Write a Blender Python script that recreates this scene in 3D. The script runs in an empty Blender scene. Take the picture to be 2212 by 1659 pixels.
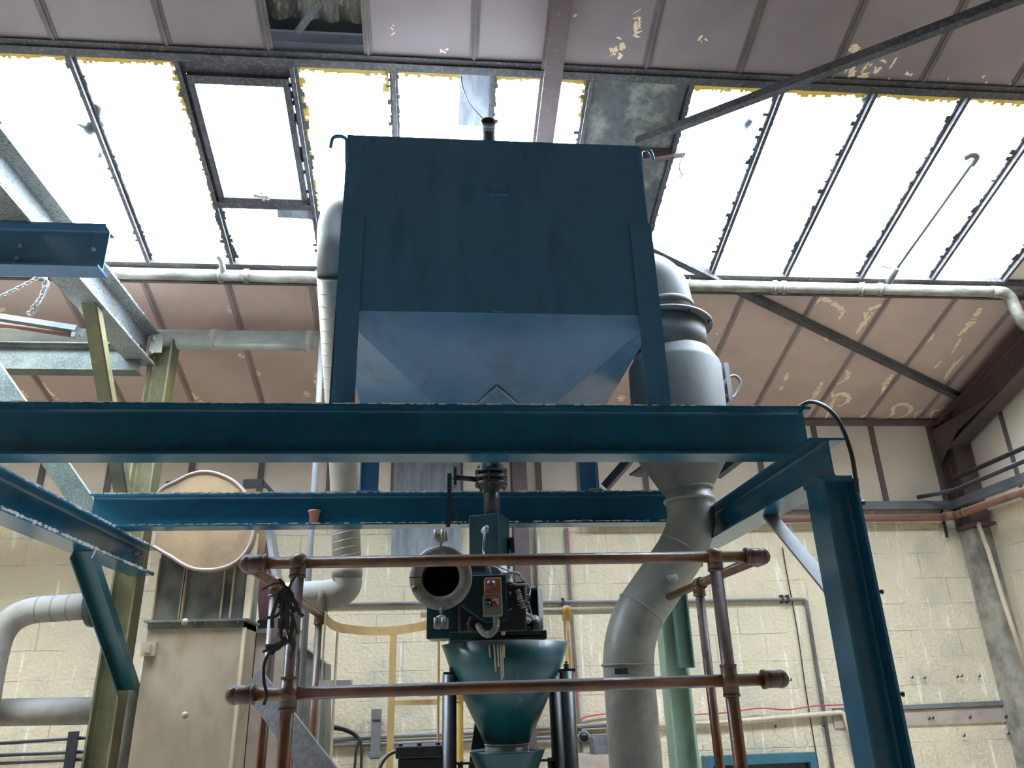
import bpy, bmesh, math, random
from mathutils import Vector, Matrix, noise
random.seed(7)
SC = bpy.context.scene
COL = SC.collection

# ------------------------------------------------------------------ camera
FPX = 1649.8
YAW, PIT, ROL = 0.102879, 0.385929, -0.030478
cy_, sy_, cp_, sp_, cr_, sr_ = math.cos(YAW), math.sin(YAW), math.cos(PIT), math.sin(PIT), math.cos(ROL), math.sin(ROL)
fw = Vector((sy_*cp_, cy_*cp_, sp_))
rt0 = Vector((cy_, -sy_, 0))
up0 = rt0.cross(fw)
RT = rt0*cr_ + up0*sr_
UP = up0*cr_ - rt0*sr_
CAM = Vector((0, 0, 1.6))
cd = bpy.data.cameras.new('camera')
cam = bpy.data.objects.new('camera', cd)
COL.objects.link(cam)
cd.sensor_width = 36.0
cd.lens = 36.0*FPX/2212.0
cd.clip_start = 0.05
cd.clip_end = 200
cam.matrix_world = Matrix(((RT.x, UP.x, -fw.x, CAM.x), (RT.y, UP.y, -fw.y, CAM.y), (RT.z, UP.z, -fw.z, CAM.z), (0, 0, 0, 1)))
SC.camera = cam

# ------------------------------------------------------------------ world, light, exposure
W = bpy.data.worlds.new('sky')
SC.world = W
W.use_nodes = True
bg = W.node_tree.nodes['Background']
bg.inputs[0].default_value = (0.78, 0.89, 1.0, 1)
bg.inputs[1].default_value = 6.0
SC.view_settings.view_transform = 'Standard'
SC.view_settings.look = 'None'
SC.view_settings.gamma = 1
SC.view_settings.use_curve_mapping = False
SC.view_settings.exposure = 3.15
SC.cycles.max_bounces = 10
SC.cycles.diffuse_bounces = 6
SC.cycles.glossy_bounces = 4
SC.cycles.transparent_max_bounces = 12
SC.cycles.use_denoising = True
SC.cycles.sample_clamp_indirect = 8.0

SLOPE = math.radians(16.4)
ROOFN = Vector((0, math.sin(SLOPE), math.cos(SLOPE)))   # upward normal of the far roof slope
WY, EZ = 6.8, 4.0                                      # back wall, eaves height of the lining
XR, XL = 5.08, -5.2                                    # side walls
RIDGE_Y = -2.2
BACK_Y = -11.2
SKY_T, SKY_B = 3.455, 4.93                             # skylight band (far slope)
def roof_z(y): return EZ + (WY-y)*math.tan(SLOPE)
def rp(x, y, off=0.0):                                 # point on the far slope, off below it
    return Vector((x, y, roof_z(y))) - ROOFN*off
def rp2(x, y, off=0.0):                                # near slope, mirrored about the ridge
    p = rp(x, 2*RIDGE_Y-y, off); return Vector((x, 2*RIDGE_Y-p.y, p.z))

def portal(name, pts, strength=None):
    c = sum(pts, Vector())/4
    ex = pts[1]-pts[0]; ey = pts[3]-pts[0]
    ld = bpy.data.lights.new(name, 'AREA'); ld.shape = 'RECTANGLE'
    ld.size = ex.length; ld.size_y = ey.length
    ld.cycles.is_portal = True
    o = bpy.data.objects.new(name, ld); COL.objects.link(o)
    x = ex.normalized(); z = x.cross(ey.normalized()); 
    if z.z < 0: z = -z
    y = z.cross(x)
    o.matrix_world = Matrix(((x.x, y.x, z.x, c.x), (x.y, y.y, z.y, c.y), (x.z, y.z, z.z, c.z), (0, 0, 0, 1)))
portal('skylight_portal', [rp(XL, SKY_T, -.12), rp(4.45, SKY_T, -.12), rp(4.45, SKY_B, -.12), rp(XL, SKY_B, -.12)])
NS0, NS1 = -4.0, -4.0

# ------------------------------------------------------------------ pixel -> point helpers (measured in the photograph)
def ray(x, y): return RT*(x-1106) - UP*(y-829.5) + fw*FPX
def PY(x, y, Y): d = ray(x, y); return CAM + d*(Y/d.y)
def PZ(x, y, Z): d = ray(x, y); return CAM + d*((Z-1.6)/d.z)
def PX(x, y, X): d = ray(x, y); return CAM + d*(X/d.x)
def PR(x, y, off=0.0):
    d = ray(x, y); q = rp(0, WY, off); return CAM + d*(ROOFN.dot(q-CAM)/ROOFN.dot(d))

# ------------------------------------------------------------------ materials
def _mat(name):
    m = bpy.data.materials.new(name); m.use_nodes = True
    nt = m.node_tree; b = nt.nodes['Principled BSDF']
    return m, nt, b
def N(nt, t, **kw):
    n = nt.nodes.new(t)
    for k, v in kw.items(): setattr(n, k, v)
    return n
def coords(nt, scale=(1, 1, 1)):
    tc = N(nt, 'ShaderNodeTexCoord'); mp = N(nt, 'ShaderNodeMapping')
    nt.links.new(tc.outputs['Object'], mp.inputs[0]); mp.inputs['Scale'].default_value = scale
    return mp.outputs[0]
def noise_fac(nt, vec, scale, detail=4, lo=.4, hi=.6, rough=.55):
    n = N(nt, 'ShaderNodeTexNoise'); n.inputs['Scale'].default_value = scale; n.inputs['Detail'].default_value = detail
    n.inputs['Roughness'].default_value = rough
    nt.links.new(vec, n.inputs['Vector'])
    mr = N(nt, 'ShaderNodeMapRange'); mr.interpolation_type = 'SMOOTHSTEP'
    mr.inputs[1].default_value = lo; mr.inputs[2].default_value = hi
    nt.links.new(n.outputs[0], mr.inputs[0])
    return mr.outputs[0]
def mixc(nt, fac, a, b):
    m = N(nt, 'ShaderNodeMix', data_type='RGBA')
    if hasattr(fac, 'links'): nt.links.new(fac, m.inputs[0])
    else: m.inputs[0].default_value = fac
    for s, v in ((6, a), (7, b)):
        if hasattr(v, 'links'): nt.links.new(v, m.inputs[s])
        else: m.inputs[s].default_value = (*v, 1) if len(v) == 3 else v
    return m.outputs[2]
def math_(nt, op, a, b):
    m = N(nt, 'ShaderNodeMath', operation=op)
    for i, v in enumerate((a, b)):
        if hasattr(v, 'links'): nt.links.new(v, m.inputs[i])
        else: m.inputs[i].default_value = v
    return m.outputs[0]
def dust_fac(nt, lo=.25, hi=.9, amt=.9, nz=60):
    g = N(nt, 'ShaderNodeNewGeometry'); s = N(nt, 'ShaderNodeSeparateXYZ')
    nt.links.new(g.outputs['Normal'], s.inputs[0])
    mr = N(nt, 'ShaderNodeMapRange'); mr.interpolation_type = 'SMOOTHSTEP'
    mr.inputs[1].default_value = lo; mr.inputs[2].default_value = hi; mr.inputs[4].default_value = amt
    nt.links.new(s.outputs[2], mr.inputs[0])
    return mr.outputs[0]
MATS = {}
def paint(name, col, col2=None, rough=.45, metal=0.0, dust=None, dustcol=(.42, .40, .37), scale=3.0, lo=.35, hi=.7, bump=.0, bscale=60,
          speck=None, speckcol=(.35, .33, .28), spscale=40, splo=.62, sphi=.7, stretch=(1, 1, 1), spec=.5, grime=.4):
    m, nt, b = _mat(name)
    v = coords(nt, stretch)
    c = mixc(nt, noise_fac(nt, v, scale, 5, lo, hi), col, col2 or tuple(x*.75 for x in col))
    if speck:
        f = noise_fac(nt, v, spscale, 6, splo, sphi)
        f = math_(nt, 'MULTIPLY', f, speck)
        c = mixc(nt, f, c, speckcol)
    if grime:
        gf = math_(nt, 'MULTIPLY', noise_fac(nt, v, scale*2.3, 9, .48, .70, .68), grime)
        c = mixc(nt, gf, c, tuple(x*.45 for x in col))
    r = None
    if dust:
        df = dust_fac(nt, amt=dust)
        nn = noise_fac(nt, v, 14, 4, .2, .5)
        df = math_(nt, 'MULTIPLY', df, nn)
        c = mixc(nt, df, c, dustcol)
        r = math_(nt, 'MAXIMUM', math_(nt, 'MULTIPLY', df, .9), rough)
    nt.links.new(c, b.inputs['Base Color'])
    if r is not None: nt.links.new(r, b.inputs['Roughness'])
    else: b.inputs['Roughness'].default_value = rough
    b.inputs['Metallic'].default_value = metal
    b.inputs['Specular IOR Level'].default_value = spec
    bump = max(bump, .06)
    if bump:
        n = N(nt, 'ShaderNodeTexNoise'); n.inputs['Scale'].default_value = bscale; n.inputs['Detail'].default_value = 5
        nt.links.new(v, n.inputs['Vector'])
        bp = N(nt, 'ShaderNodeBump'); bp.inputs['Strength'].default_value = bump; bp.inputs['Distance'].default_value = .01
        nt.links.new(n.outputs[0], bp.inputs['Height']); nt.links.new(bp.outputs[0], b.inputs['Normal'])
    MATS[name] = m
    return m
paint('dark_green', (.012, .088, .145), (.010, .070, .125), rough=.2, dust=.85, bump=.03)
paint('hopper_green', (.058, .145, .25), (.050, .128, .225), rough=.2, dust=.85, bump=.03, stretch=(1, 1, .25))
paint('machine_green', (.005, .030, .036), (.004, .022, .030), rough=.3, dust=.5)
paint('teal', (.004, .062, .070), (.003, .045, .056), rough=.33, dust=.6, speck=.5, spscale=9, splo=.66, sphi=.70, speckcol=(.14, .14, .10), stretch=(1.6, 1.6, .4))
paint('pale_green', (.32, .43, .31), (.23, .34, .26), rough=.45, dust=.7, speck=.5, spscale=30)
paint('frame_green', (.035, .055, .050), (.10, .12, .09), rough=.4, dust=.9, speck=.4, spscale=70, splo=.5, sphi=.62, speckcol=(.22, .21, .18), dustcol=(.5, .48, .42))
paint('frame_speckled', (.24, .25, .23), (.16, .17, .16), rough=.55, dust=.9, speck=.8, spscale=70, splo=.52, sphi=.6, speckcol=(.06, .06, .06))
paint('frame_cream', (.18, .15, .06), (.075, .08, .05), rough=.55, dust=.8, speck=.4, spscale=40)
paint('rust_pipe', (.15, .052, .016), (.055, .022, .012), rough=.3, dust=.95, dustcol=(.13, .125, .13), bump=.15, bscale=50, scale=9)
paint('rust_ball', (.11, .05, .024), (.055, .03, .02), rough=.35, dust=.9, dustcol=(.13, .12, .12), bump=.2, bscale=50, scale=9)
paint('yellow', (.75, .42, .05), (.60, .36, .08), rough=.4, dust=.6, bump=.05)
paint('yellow_faded', (.52, .33, .11), (.38, .25, .12), rough=.5, dust=.5)
paint('cream_steel', (.55, .45, .30), (.42, .34, .24), rough=.5, dust=.7)
paint('duct_grey', (.23, .22, .19), (.16, .155, .135), rough=.46, metal=0.0, dust=.4, dustcol=(.20, .20, .19), bump=.05, bscale=20, scale=5, speck=.3, spscale=8)
paint('duct_cream', (.31, .27, .20), (.24, .21, .16), rough=.55, dust=.2, dustcol=(.3, .29, .27), bump=.1, bscale=30)
paint('lagging', (.30, .27, .22), (.21, .19, .16), rough=.8, dust=.8, dustcol=(.27, .27, .28), bump=.3, bscale=40)
paint('tape', (.22, .19, .14), rough=.6)
paint('galv', (.30, .30, .30), (.20, .21, .22), rough=.5, metal=.1, dust=.8, dustcol=(.5, .5, .48))
paint('gutter', (.27, .245, .19), (.11, .10, .08), rough=.75, dust=.8, bump=.3, scale=14, stretch=(.4, 1, 1))
paint('dark_steel', (.018, .021, .026), (.03, .03, .03), rough=.45, dust=.7, bump=.1)
paint('roof_steel', (.10, .06, .05), (.06, .045, .045), rough=.6, dust=.6, speck=.3, spscale=40)
paint('bar_steel', (.085, .08, .085), (.05, .05, .055), rough=.85, spec=.2, speck=.35, spscale=50, splo=.5, sphi=.62, speckcol=(.22, .17, .12), bump=.3)
paint('trim_brown', (.135, .105, .095), (.095, .075, .068), rough=.7)
paint('trim_low', (.30, .22, .19), (.23, .17, .15), rough=.7)
paint('casing', (.35, .27, .175), (.25, .195, .13), rough=.6, dust=.8, bump=.1, speck=.35, spscale=12, speckcol=(.24, .20, .14), stretch=(1, 1, .5))
paint('casing_dark', (.17, .16, .12), (.06, .062, .055), rough=.55, dust=.8, scale=5)
paint('drum_tan', (.30, .19, .09), (.20, .13, .065), rough=.6, bump=.15, bscale=70, speck=.5, spscale=18, speckcol=(.25, .2, .14))
paint('maroon', (.11, .035, .04), (.07, .03, .035), rough=.5, dust=.6)
paint('casing_pink', (.40, .31, .25), (.33, .26, .21), rough=.6, bump=.05)
paint('black', (.005, .0055, .0065), (.010, .010, .011), rough=.4, dust=.5, dustcol=(.10, .10, .105))
paint('rubber', (.012, .012, .013), (.03, .03, .03), rough=.6, dust=.8, dustcol=(.2, .2, .2))
paint('worn_cast', (.20, .19, .16), (.08, .075, .07), rough=.5, metal=.2, dust=.5, speck=.6, spscale=22, speckcol=(.08, .07, .065), splo=.5, sphi=.65)
paint('orange_box', (.26, .085, .025), (.18, .065, .03), rough=.5, dust=.6)
paint('grey_box', (.15, .14, .10), (.11, .10, .075), rough=.5, dust=.6)
paint('red_button', (.09, .012, .018), rough=.4)
paint('red_cable', (.5, .04, .07), (.35, .05, .07), rough=.5)
paint('cable_grey', (.17, .165, .16), (.09, .085, .085), rough=.6, dust=.7)
paint('copper', (.21, .085, .045), (.15, .07, .045), rough=.45, dust=.8, dustcol=(.30, .27, .26))
paint('grey_trunk', (.16, .165, .165), (.11, .115, .12), rough=.6, dust=.6, bump=.1)
paint('grey_board', (.24, .25, .27), (.14, .15, .17), rough=.8, scale=5, stretch=(3, 1, .6))
paint('dirty_sheet', (.075, .078, .075), (.20, .20, .16), rough=.8, scale=3.2, lo=.45, hi=.62, speck=.5, spscale=22, speckcol=(.045, .045, .045), splo=.48, sphi=.6)
paint('slate', (.10, .11, .12), (.07, .08, .09), rough=.8)
paint('asbestos', (.14, .12, .095), (.05, .05, .055), rough=.9, bump=.4, scale=5, speck=.8, spscale=20, speckcol=(.32, .26, .16), splo=.5, sphi=.62, stretch=(2, .6, 1))
paint('dark_timber', (.05, .05, .065), (.035, .035, .045), rough=.8)
paint('wood_grey', (.16, .155, .15), (.11, .105, .10), rough=.8, bump=.2, stretch=(6, 1, 6), scale=8, speck=.6, spscale=18, speckcol=(.05, .05, .05))
paint('wood_purlin', (.30, .22, .15), (.20, .15, .11), rough=.8, dust=.5)
paint('unseen_wall_dark', (.07, .066, .06), (.05, .046, .04), rough=.9)  # dark finish invented for the unseen front wall, cutting reflections and fill
paint('blue_frame', (.03, .12, .16), (.025, .09, .12), rough=.4)
paint('pot', (.34, .13, .07), (.27, .10, .06), rough=.6)
paint('moss', (.04, .06, .045), (.08, .07, .04), rough=.9)
paint('rag', (.018, .016, .016), (.05, .045, .04), rough=.95)
paint('clay_dust', (.45, .42, .35), (.3, .28, .25), rough=.95, bump=.5, bscale=120)
paint('dark_glass', (.02, .025, .03), rough=.15)
paint('peel', (.85, .68, .46), (.75, .58, .38), rough=.9, scale=14)
paint('concrete', (.54, .50, .44), (.46, .43, .38), rough=.85, bump=.2)
paint('stone', (.40, .36, .28), (.30, .27, .22), rough=.9, bump=.2)
paint('render_stained', (.34, .30, .24), (.15, .135, .115), rough=.9, bump=.4, scale=6)
paint('worn_plate', (.20, .20, .20), (.15, .15, .15), rough=.75)
paint('duct_cream_shaded', (.17, .155, .13), (.13, .12, .10), rough=.6)  # darker copy of the cream duct; shade painted into the top elbow
paint('dusty_white', (.44, .42, .35), (.30, .29, .25), rough=.85, dust=.9, dustcol=(.70, .70, .70), bump=.3)
paint('mid_green', (.11, .20, .165), (.08, .15, .125), rough=.4, dust=.6)
paint('duct_grey_shaded', (.115, .113, .10), (.085, .083, .076), rough=.6, dust=.3, dustcol=(.13, .125, .12), bump=.08, bscale=40, spec=.3)  # grey duct darkened; shading of the skylit upper parts put into colour
paint('perspex', (.3, .3, .3), rough=.3)
paint('white_label', (.6, .35, .4), rough=.5)

def wall_mat():
    m, nt, b = _mat('painted_block')
    tc = N(nt, 'ShaderNodeTexCoord'); sx = N(nt, 'ShaderNodeSeparateXYZ'); nt.links.new(tc.outputs['Object'], sx.inputs[0])
    cb = N(nt, 'ShaderNodeCombineXYZ')
    nt.links.new(math_(nt, 'ADD', sx.outputs[0], sx.outputs[1]), cb.inputs[0]); nt.links.new(sx.outputs[2], cb.inputs[1])
    br = N(nt, 'ShaderNodeTexBrick'); br.offset = .5
    for k, v in (('Scale', 1.0), ('Mortar Size', .006), ('Mortar Smooth', .5), ('Brick Width', .45), ('Row Height', .2265), ('Bias', 0.0)): br.inputs[k].default_value = v
    br.inputs[1].default_value = (.64, .54, .38, 1); br.inputs[2].default_value = (.59, .50, .35, 1); br.inputs[3].default_value = (.53, .455, .325, 1)
    dn = N(nt, 'ShaderNodeTexNoise'); dn.inputs['Scale'].default_value = 4; nt.links.new(tc.outputs['Object'], dn.inputs['Vector'])
    va = N(nt, 'ShaderNodeVectorMath', operation='SCALE'); nt.links.new(dn.outputs['Color'], va.inputs[0]); va.inputs['Scale'].default_value = .02
    vb = N(nt, 'ShaderNodeVectorMath', operation='ADD'); nt.links.new(cb.outputs[0], vb.inputs[0]); nt.links.new(va.outputs[0], vb.inputs[1])
    nt.links.new(vb.outputs[0], br.inputs['Vector'])
    v = coords(nt, (1, 1, 1)); vs = coords(nt, (7, 7, .7))
    jf = math_(nt, 'MULTIPLY', br.outputs['Fac'], noise_fac(nt, v, 2.2, 5, .40, .62))
    c = mixc(nt, noise_fac(nt, v, .9, 6, .35, .65), (.64, .53, .355), (.55, .465, .325))
    c = mixc(nt, math_(nt, 'MULTIPLY', noise_fac(nt, v, 2.1, 7, .50, .72), .55), c, (.38, .34, .27))
    c = mixc(nt, math_(nt, 'MULTIPLY', noise_fac(nt, vs, 3.2, 6, .58, .70), .75), c, (.80, .74, .60))
    c = mixc(nt, math_(nt, 'MULTIPLY', noise_fac(nt, vs, 5.0, 6, .60, .74), .5), c, (.33, .29, .22))
    c = mixc(nt, math_(nt, 'MULTIPLY', noise_fac(nt, v, 75, 4, .64, .72), .5), c, (.28, .25, .19))
    c = mixc(nt, math_(nt, 'MULTIPLY', jf, .55), c, (.36, .32, .24))
    nt.links.new(c, b.inputs['Base Color']); b.inputs['Roughness'].default_value = .75
    n = N(nt, 'ShaderNodeTexNoise'); n.inputs['Scale'].default_value = 34; n.inputs['Detail'].default_value = 6; nt.links.new(v, n.inputs['Vector'])
    b2 = N(nt, 'ShaderNodeBump'); b2.inputs['Strength'].default_value = .9; b2.inputs['Distance'].default_value = .012
    nt.links.new(n.outputs[0], b2.inputs['Height'])
    b1 = N(nt, 'ShaderNodeBump'); b1.inputs['Strength'].default_value = .8; b1.inputs['Distance'].default_value = .006; b1.invert = True
    nt.links.new(jf, b1.inputs['Height']); nt.links.new(b2.outputs[0], b1.inputs['Normal'])
    nt.links.new(b1.outputs[0], b.inputs['Normal'])
    MATS['painted_block'] = m
wall_mat()
def board_mat(name, c1, c2, c3, peel=None):
    m, nt, b = _mat(name)
    v = coords(nt)
    c = mixc(nt, noise_fac(nt, v, 1.6, 6, .35, .68), c1, c2)
    c = mixc(nt, math_(nt, 'MULTIPLY', noise_fac(nt, v, 130, 3, .45, .75), .4), c, c3)
    if peel:
        c = mixc(nt, math_(nt, 'MULTIPLY', noise_fac(nt, v, 5.5, 8, .70, .72, .65), .85), c, peel)
    nt.links.new(c, b.inputs['Base Color']); b.inputs['Roughness'].default_value = .62
    MATS[name] = m
board_mat('ceiling_board', (.23, .175, .165), (.175, .135, .13), (.27, .21, .20), (.50, .42, .35))
board_mat('ceiling_board_low', (.49, .35, .28), (.40, .285, .24), (.53, .40, .34), (.50, .40, .30))
board_mat('wall_board', (.68, .58, .46), (.54, .46, .37), (.48, .41, .33))
def glass_mat():
    m = bpy.data.materials.new('skylight_glass'); m.use_nodes = True; nt = m.node_tree; nt.nodes.clear()
    o = N(nt, 'ShaderNodeOutputMaterial'); mx = N(nt, 'ShaderNodeMixShader'); t = N(nt, 'ShaderNodeBsdfTransparent'); d = N(nt, 'ShaderNodeBsdfTranslucent')
    t.inputs[0].default_value = (.95, .97, 1, 1); d.inputs[0].default_value = (.85, .9, .95, 1); mx.inputs[0].default_value = .15
    nt.links.new(t.outputs[0], mx.inputs[1]); nt.links.new(d.outputs[0], mx.inputs[2]); nt.links.new(mx.outputs[0], o.inputs[0])
    MATS['skylight_glass'] = m
    m = bpy.data.materials.new('mossy_edge'); m.use_nodes = True; nt = m.node_tree; nt.nodes.clear()
    o = N(nt, 'ShaderNodeOutputMaterial'); mx = N(nt, 'ShaderNodeMixShader'); t = N(nt, 'ShaderNodeBsdfDiffuse'); d = N(nt, 'ShaderNodeBsdfTranslucent')
    t.inputs[0].default_value = (.35, .29, .12, 1); d.inputs[0].default_value = (.20, .15, .04, 1); mx.inputs[0].default_value = .6
    nt.links.new(t.outputs[0], mx.inputs[1]); nt.links.new(d.outputs[0], mx.inputs[2]); nt.links.new(mx.outputs[0], o.inputs[0])
    MATS['mossy_edge'] = m
glass_mat()

# ------------------------------------------------------------------ mesh helpers
def frame(d, up=(0, 0, 1)):
    z = d.normalized(); u = Vector(up)
    if abs(z.dot(u.normalized())) > .995: u = Vector((0, 1, 0)) if abs(z.y) < .9 else Vector((1, 0, 0))
    x = u.cross(z).normalized() if True else None
    y = z.cross(x).normalized()
    return x, y, z            # x sideways, y along up
def islands(mb):
    n = len(mb.v); par = list(range(n))
    def find(a):
        while par[a] != a: par[a] = par[par[a]]; a = par[a]
        return a
    for f in mb.f:
        r = find(f[0])
        for i in f[1:]: par[find(i)] = r
    return find
class MB:
    def __init__(s): s.v = []; s.f = []; s.sm = []
    def add(s, vs, fs, smooth=False):
        o = len(s.v); s.v += [Vector(v) for v in vs]; s.f += [tuple(i+o for i in f) for f in fs]; s.sm += [smooth]*len(fs); return s
    def box(s, c, size, rot=None):
        h = [x/2 for x in size]; R = rot or Matrix.Identity(3)
        vs = [Vector(c)+R@Vector((a*h[0], b*h[1], d*h[2])) for a in (-1, 1) for b in (-1, 1) for d in (-1, 1)]
        return s.add(vs, [(0, 1, 3, 2), (4, 6, 7, 5), (0, 4, 5, 1), (2, 3, 7, 6), (0, 2, 6, 4), (1, 5, 7, 3)])
    def hexa(s, q0, q1):      # two quads (same winding)
        return s.add(list(q0)+list(q1), [(3, 2, 1, 0), (4, 5, 6, 7), (0, 1, 5, 4), (1, 2, 6, 5), (2, 3, 7, 6), (3, 0, 4, 7)])
    def poly(s, pts, vec):    # polygon extruded by vec
        n = len(pts); pts = [Vector(p) for p in pts]
        return s.add(pts+[p+vec for p in pts], [tuple(reversed(range(n))), tuple(range(n, 2*n))]+[(i, (i+1) % n, (i+1) % n+n, i+n) for i in range(n)])
    def prof(s, pts, p0, p1, up=(0, 0, 1), smooth=False):
        p0 = Vector(p0); p1 = Vector(p1); x, y, z = frame(p1-p0, up)
        n = len(pts)
        vs = [p0+x*a+y*b for a, b in pts]+[p1+x*a+y*b for a, b in pts]
        fs = [(i, (i+1) % n, (i+1) % n+n, i+n) for i in range(n)]+[tuple(reversed(range(n))), tuple(range(n, 2*n))]
        return s.add(vs, fs)
    def bar(s, p0, p1, w, h, up=(0, 0, 1)):
        return s.prof([(-w/2, -h/2), (w/2, -h/2), (w/2, h/2), (-w/2, h/2)], p0, p1, up)
    def ibeam(s, p0, p1, h, w, tw=.009, tf=.013, r=.014, up=(0, 0, 1)):
        H = h/2; B = w/2; T = tw/2; q = []
        fil = [(math.sin(a), math.cos(a)) for a in (0, math.pi/6, math.pi/3, math.pi/2)]
        def corner(sx, sy, rev):
            pts = [(sx*(T+r-r*fx), sy*(H-tf-r+r*fy)) for fx, fy in [(f[0], f[1]) for f in fil]]
            # from flange underside (x=T+r) to web (x=T)
            pts = [(sx*(T+r-r*math.sin(a)), sy*(H-tf-r+r*math.cos(a))) for a in (0, math.pi/6, math.pi/3, math.pi/2)]
            return pts[::-1] if rev else pts
        q = [(-B, -H), (B, -H), (B, -H+tf)]+corner(1, -1, False)+corner(1, 1, True)+[(B, H-tf), (B, H), (-B, H), (-B, H-tf)]+corner(-1, 1, False)+corner(-1, -1, True)+[(-B, -H+tf)]
        return s.prof(q, p0, p1, up)
    def channel(s, p0, p1, h, w, t=.008, up=(0, 0, 1), side=1):
        H = h/2; k = side
        q = [(0, -H), (k*w, -H), (k*w, -H+t), (k*t, -H+t), (k*t, H-t), (k*w, H-t), (k*w, H), (0, H)]
        return s.prof(q, p0, p1, up)
    def angle(s, p0, p1, a, b, t=.008, up=(0, 0, 1), sx=1, sy=1):
        return s.prof([(0, 0), (sx*a, 0), (sx*a, sy*t), (sx*t, sy*t), (sx*t, sy*b), (0, sy*b)], p0, p1, up)
    def tube(s, pts, r, seg=14, bend=0.0, nb=6, caps=True, radii=None):
        pts = [Vector(p) for p in pts]
        if bend > 0 and len(pts) > 2:
            out = [pts[0]]
            for i in range(1, len(pts)-1):
                a, b, c = pts[i-1], pts[i], pts[i+1]
                la = min(bend, (a-b).length*.49); lc = min(bend, (c-b).length*.49)
                s0 = b+(a-b).normalized()*la; s1 = b+(c-b).normalized()*lc
                for k in range(nb+1):
                    t = k/nb; out.append(s0*(1-t)**2+b*2*t*(1-t)+s1*t*t)
            out.append(pts[-1]); pts = out
        n = len(pts); rr = radii or [r]*n
        if len(rr) != n: rr = [rr[0]]*n
        tg = [((pts[min(i+1, n-1)]-pts[max(i-1, 0)]).normalized()) for i in range(n)]
        x, y, z = frame(tg[0]); vs = []
        for i in range(n):
            if i:
                ax = tg[i-1].cross(tg[i])
                if ax.length > 1e-6:
                    R = Matrix.Rotation(tg[i-1].angle(tg[i]), 3, ax.normalized()); x = R@x; y = R@y
            for k in range(seg):
                a = 2*math.pi*k/seg; vs.append(pts[i]+(x*math.cos(a)+y*math.sin(a))*rr[i])
        fs = [(i*seg+k, i*seg+(k+1) % seg, (i+1)*seg+(k+1) % seg, (i+1)*seg+k) for i in range(n-1) for k in range(seg)]
        s.add(vs, fs, True)
        if caps:
            o = len(s.v)-len(vs); s.f += [tuple(o+k for k in reversed(range(seg))), tuple(o+(n-1)*seg+k for k in range(seg))]; s.sm += [False, False]
        return s
    def lathe(s, prof, base, axis=(0, 0, 1), seg=40, closed=False, smooth=True):
        x, y, z = frame(Vector(axis), (0, 1, 0) if abs(Vector(axis).normalized().z) > .9 else (0, 0, 1)); base = Vector(base); vs = []
        for r, h in prof:
            for k in range(seg):
                a = 2*math.pi*k/seg; vs.append(base+z*h+(x*math.cos(a)+y*math.sin(a))*r)
        n = len(prof); m = n if closed else n-1
        fs = [(i*seg+k, i*seg+(k+1) % seg, ((i+1) % n)*seg+(k+1) % seg, ((i+1) % n)*seg+k) for i in range(m) for k in range(seg)]
        s.add(vs, fs, smooth)
        if not closed:
            o = len(s.v)-len(vs)
            if prof[0][0] > 1e-4: s.f.append(tuple(o+k for k in reversed(range(seg)))); s.sm.append(False)
            if prof[-1][0] > 1e-4: s.f.append(tuple(o+(n-1)*seg+k for k in range(seg))); s.sm.append(False)
        return s
    def ball(s, c, r, seg=18, sc=(1, 1, 1)):
        vs = []; R = seg//2
        for i in range(R+1):
            t = math.pi*i/R
            for k in range(seg):
                a = 2*math.pi*k/seg; vs.append(Vector(c)+Vector((r*sc[0]*math.sin(t)*math.cos(a), r*sc[1]*math.sin(t)*math.sin(a), r*sc[2]*math.cos(t))))
        return s.add(vs, [(i*seg+k, (i+1)*seg+k, (i+1)*seg+(k+1) % seg, i*seg+(k+1) % seg) for i in range(R) for k in range(seg)], True)
    def bolt(s, c, axis, r=.009, h=.012):
        return s.lathe([(r, 0), (r, h)], c, axis, 6, smooth=False)
def smoothpath(pts, n=6):
    pts = [Vector(p) for p in pts]; out = []
    q = [pts[0]*2-pts[1]]+pts+[pts[-1]*2-pts[-2]]
    for i in range(1, len(q)-2):
        a, b, c, d = q[i-1:i+3]
        for k in range(n):
            t = k/n; out.append(.5*((2*b)+(c-a)*t+(2*a-5*b+4*c-d)*t*t+(3*b-a-3*c+d)*t**3))
    out.append(pts[-1]); return out
def obj(name, mb, mat, parent=None, label=None, cat=None, group=None, kind=None, bevel=0, keep_origin=False):
    me = bpy.data.meshes.new(name)
    lo = [min(v[i] for v in mb.v) for i in range(3)]; hi = [max(v[i] for v in mb.v) for i in range(3)]
    org = Vector((0, 0, 0)) if keep_origin else Vector(((lo[0]+hi[0])/2, (lo[1]+hi[1])/2, lo[2]))
    me.from_pydata([v-org for v in mb.v], [], mb.f)
    for p, sm in zip(me.polygons, mb.sm): p.use_smooth = sm
    bm = bmesh.new(); bm.from_mesh(me)
    bmesh.ops.remove_doubles(bm, verts=bm.verts, dist=1e-6)
    bmesh.ops.recalc_face_normals(bm, faces=bm.faces); bm.to_mesh(me); bm.free()
    me.materials.append(MATS[mat])
    o = bpy.data.objects.new(name, me); COL.objects.link(o)
    o.location = org
    if parent is not None:
        o.parent = parent
        w = Vector((0, 0, 0)); q = parent
        while q is not None: w += q.location; q = q.parent
        o.location = org-w
    if label: o['label'] = label
    if cat: o['category'] = cat
    if group: o['group'] = group
    if kind: o['kind'] = kind
    if bevel:
        b = o.modifiers.new('edge', 'BEVEL'); b.width = bevel; b.segments = 2; b.limit_method = 'ANGLE'; b.angle_limit = math.radians(50)
    return o
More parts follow.
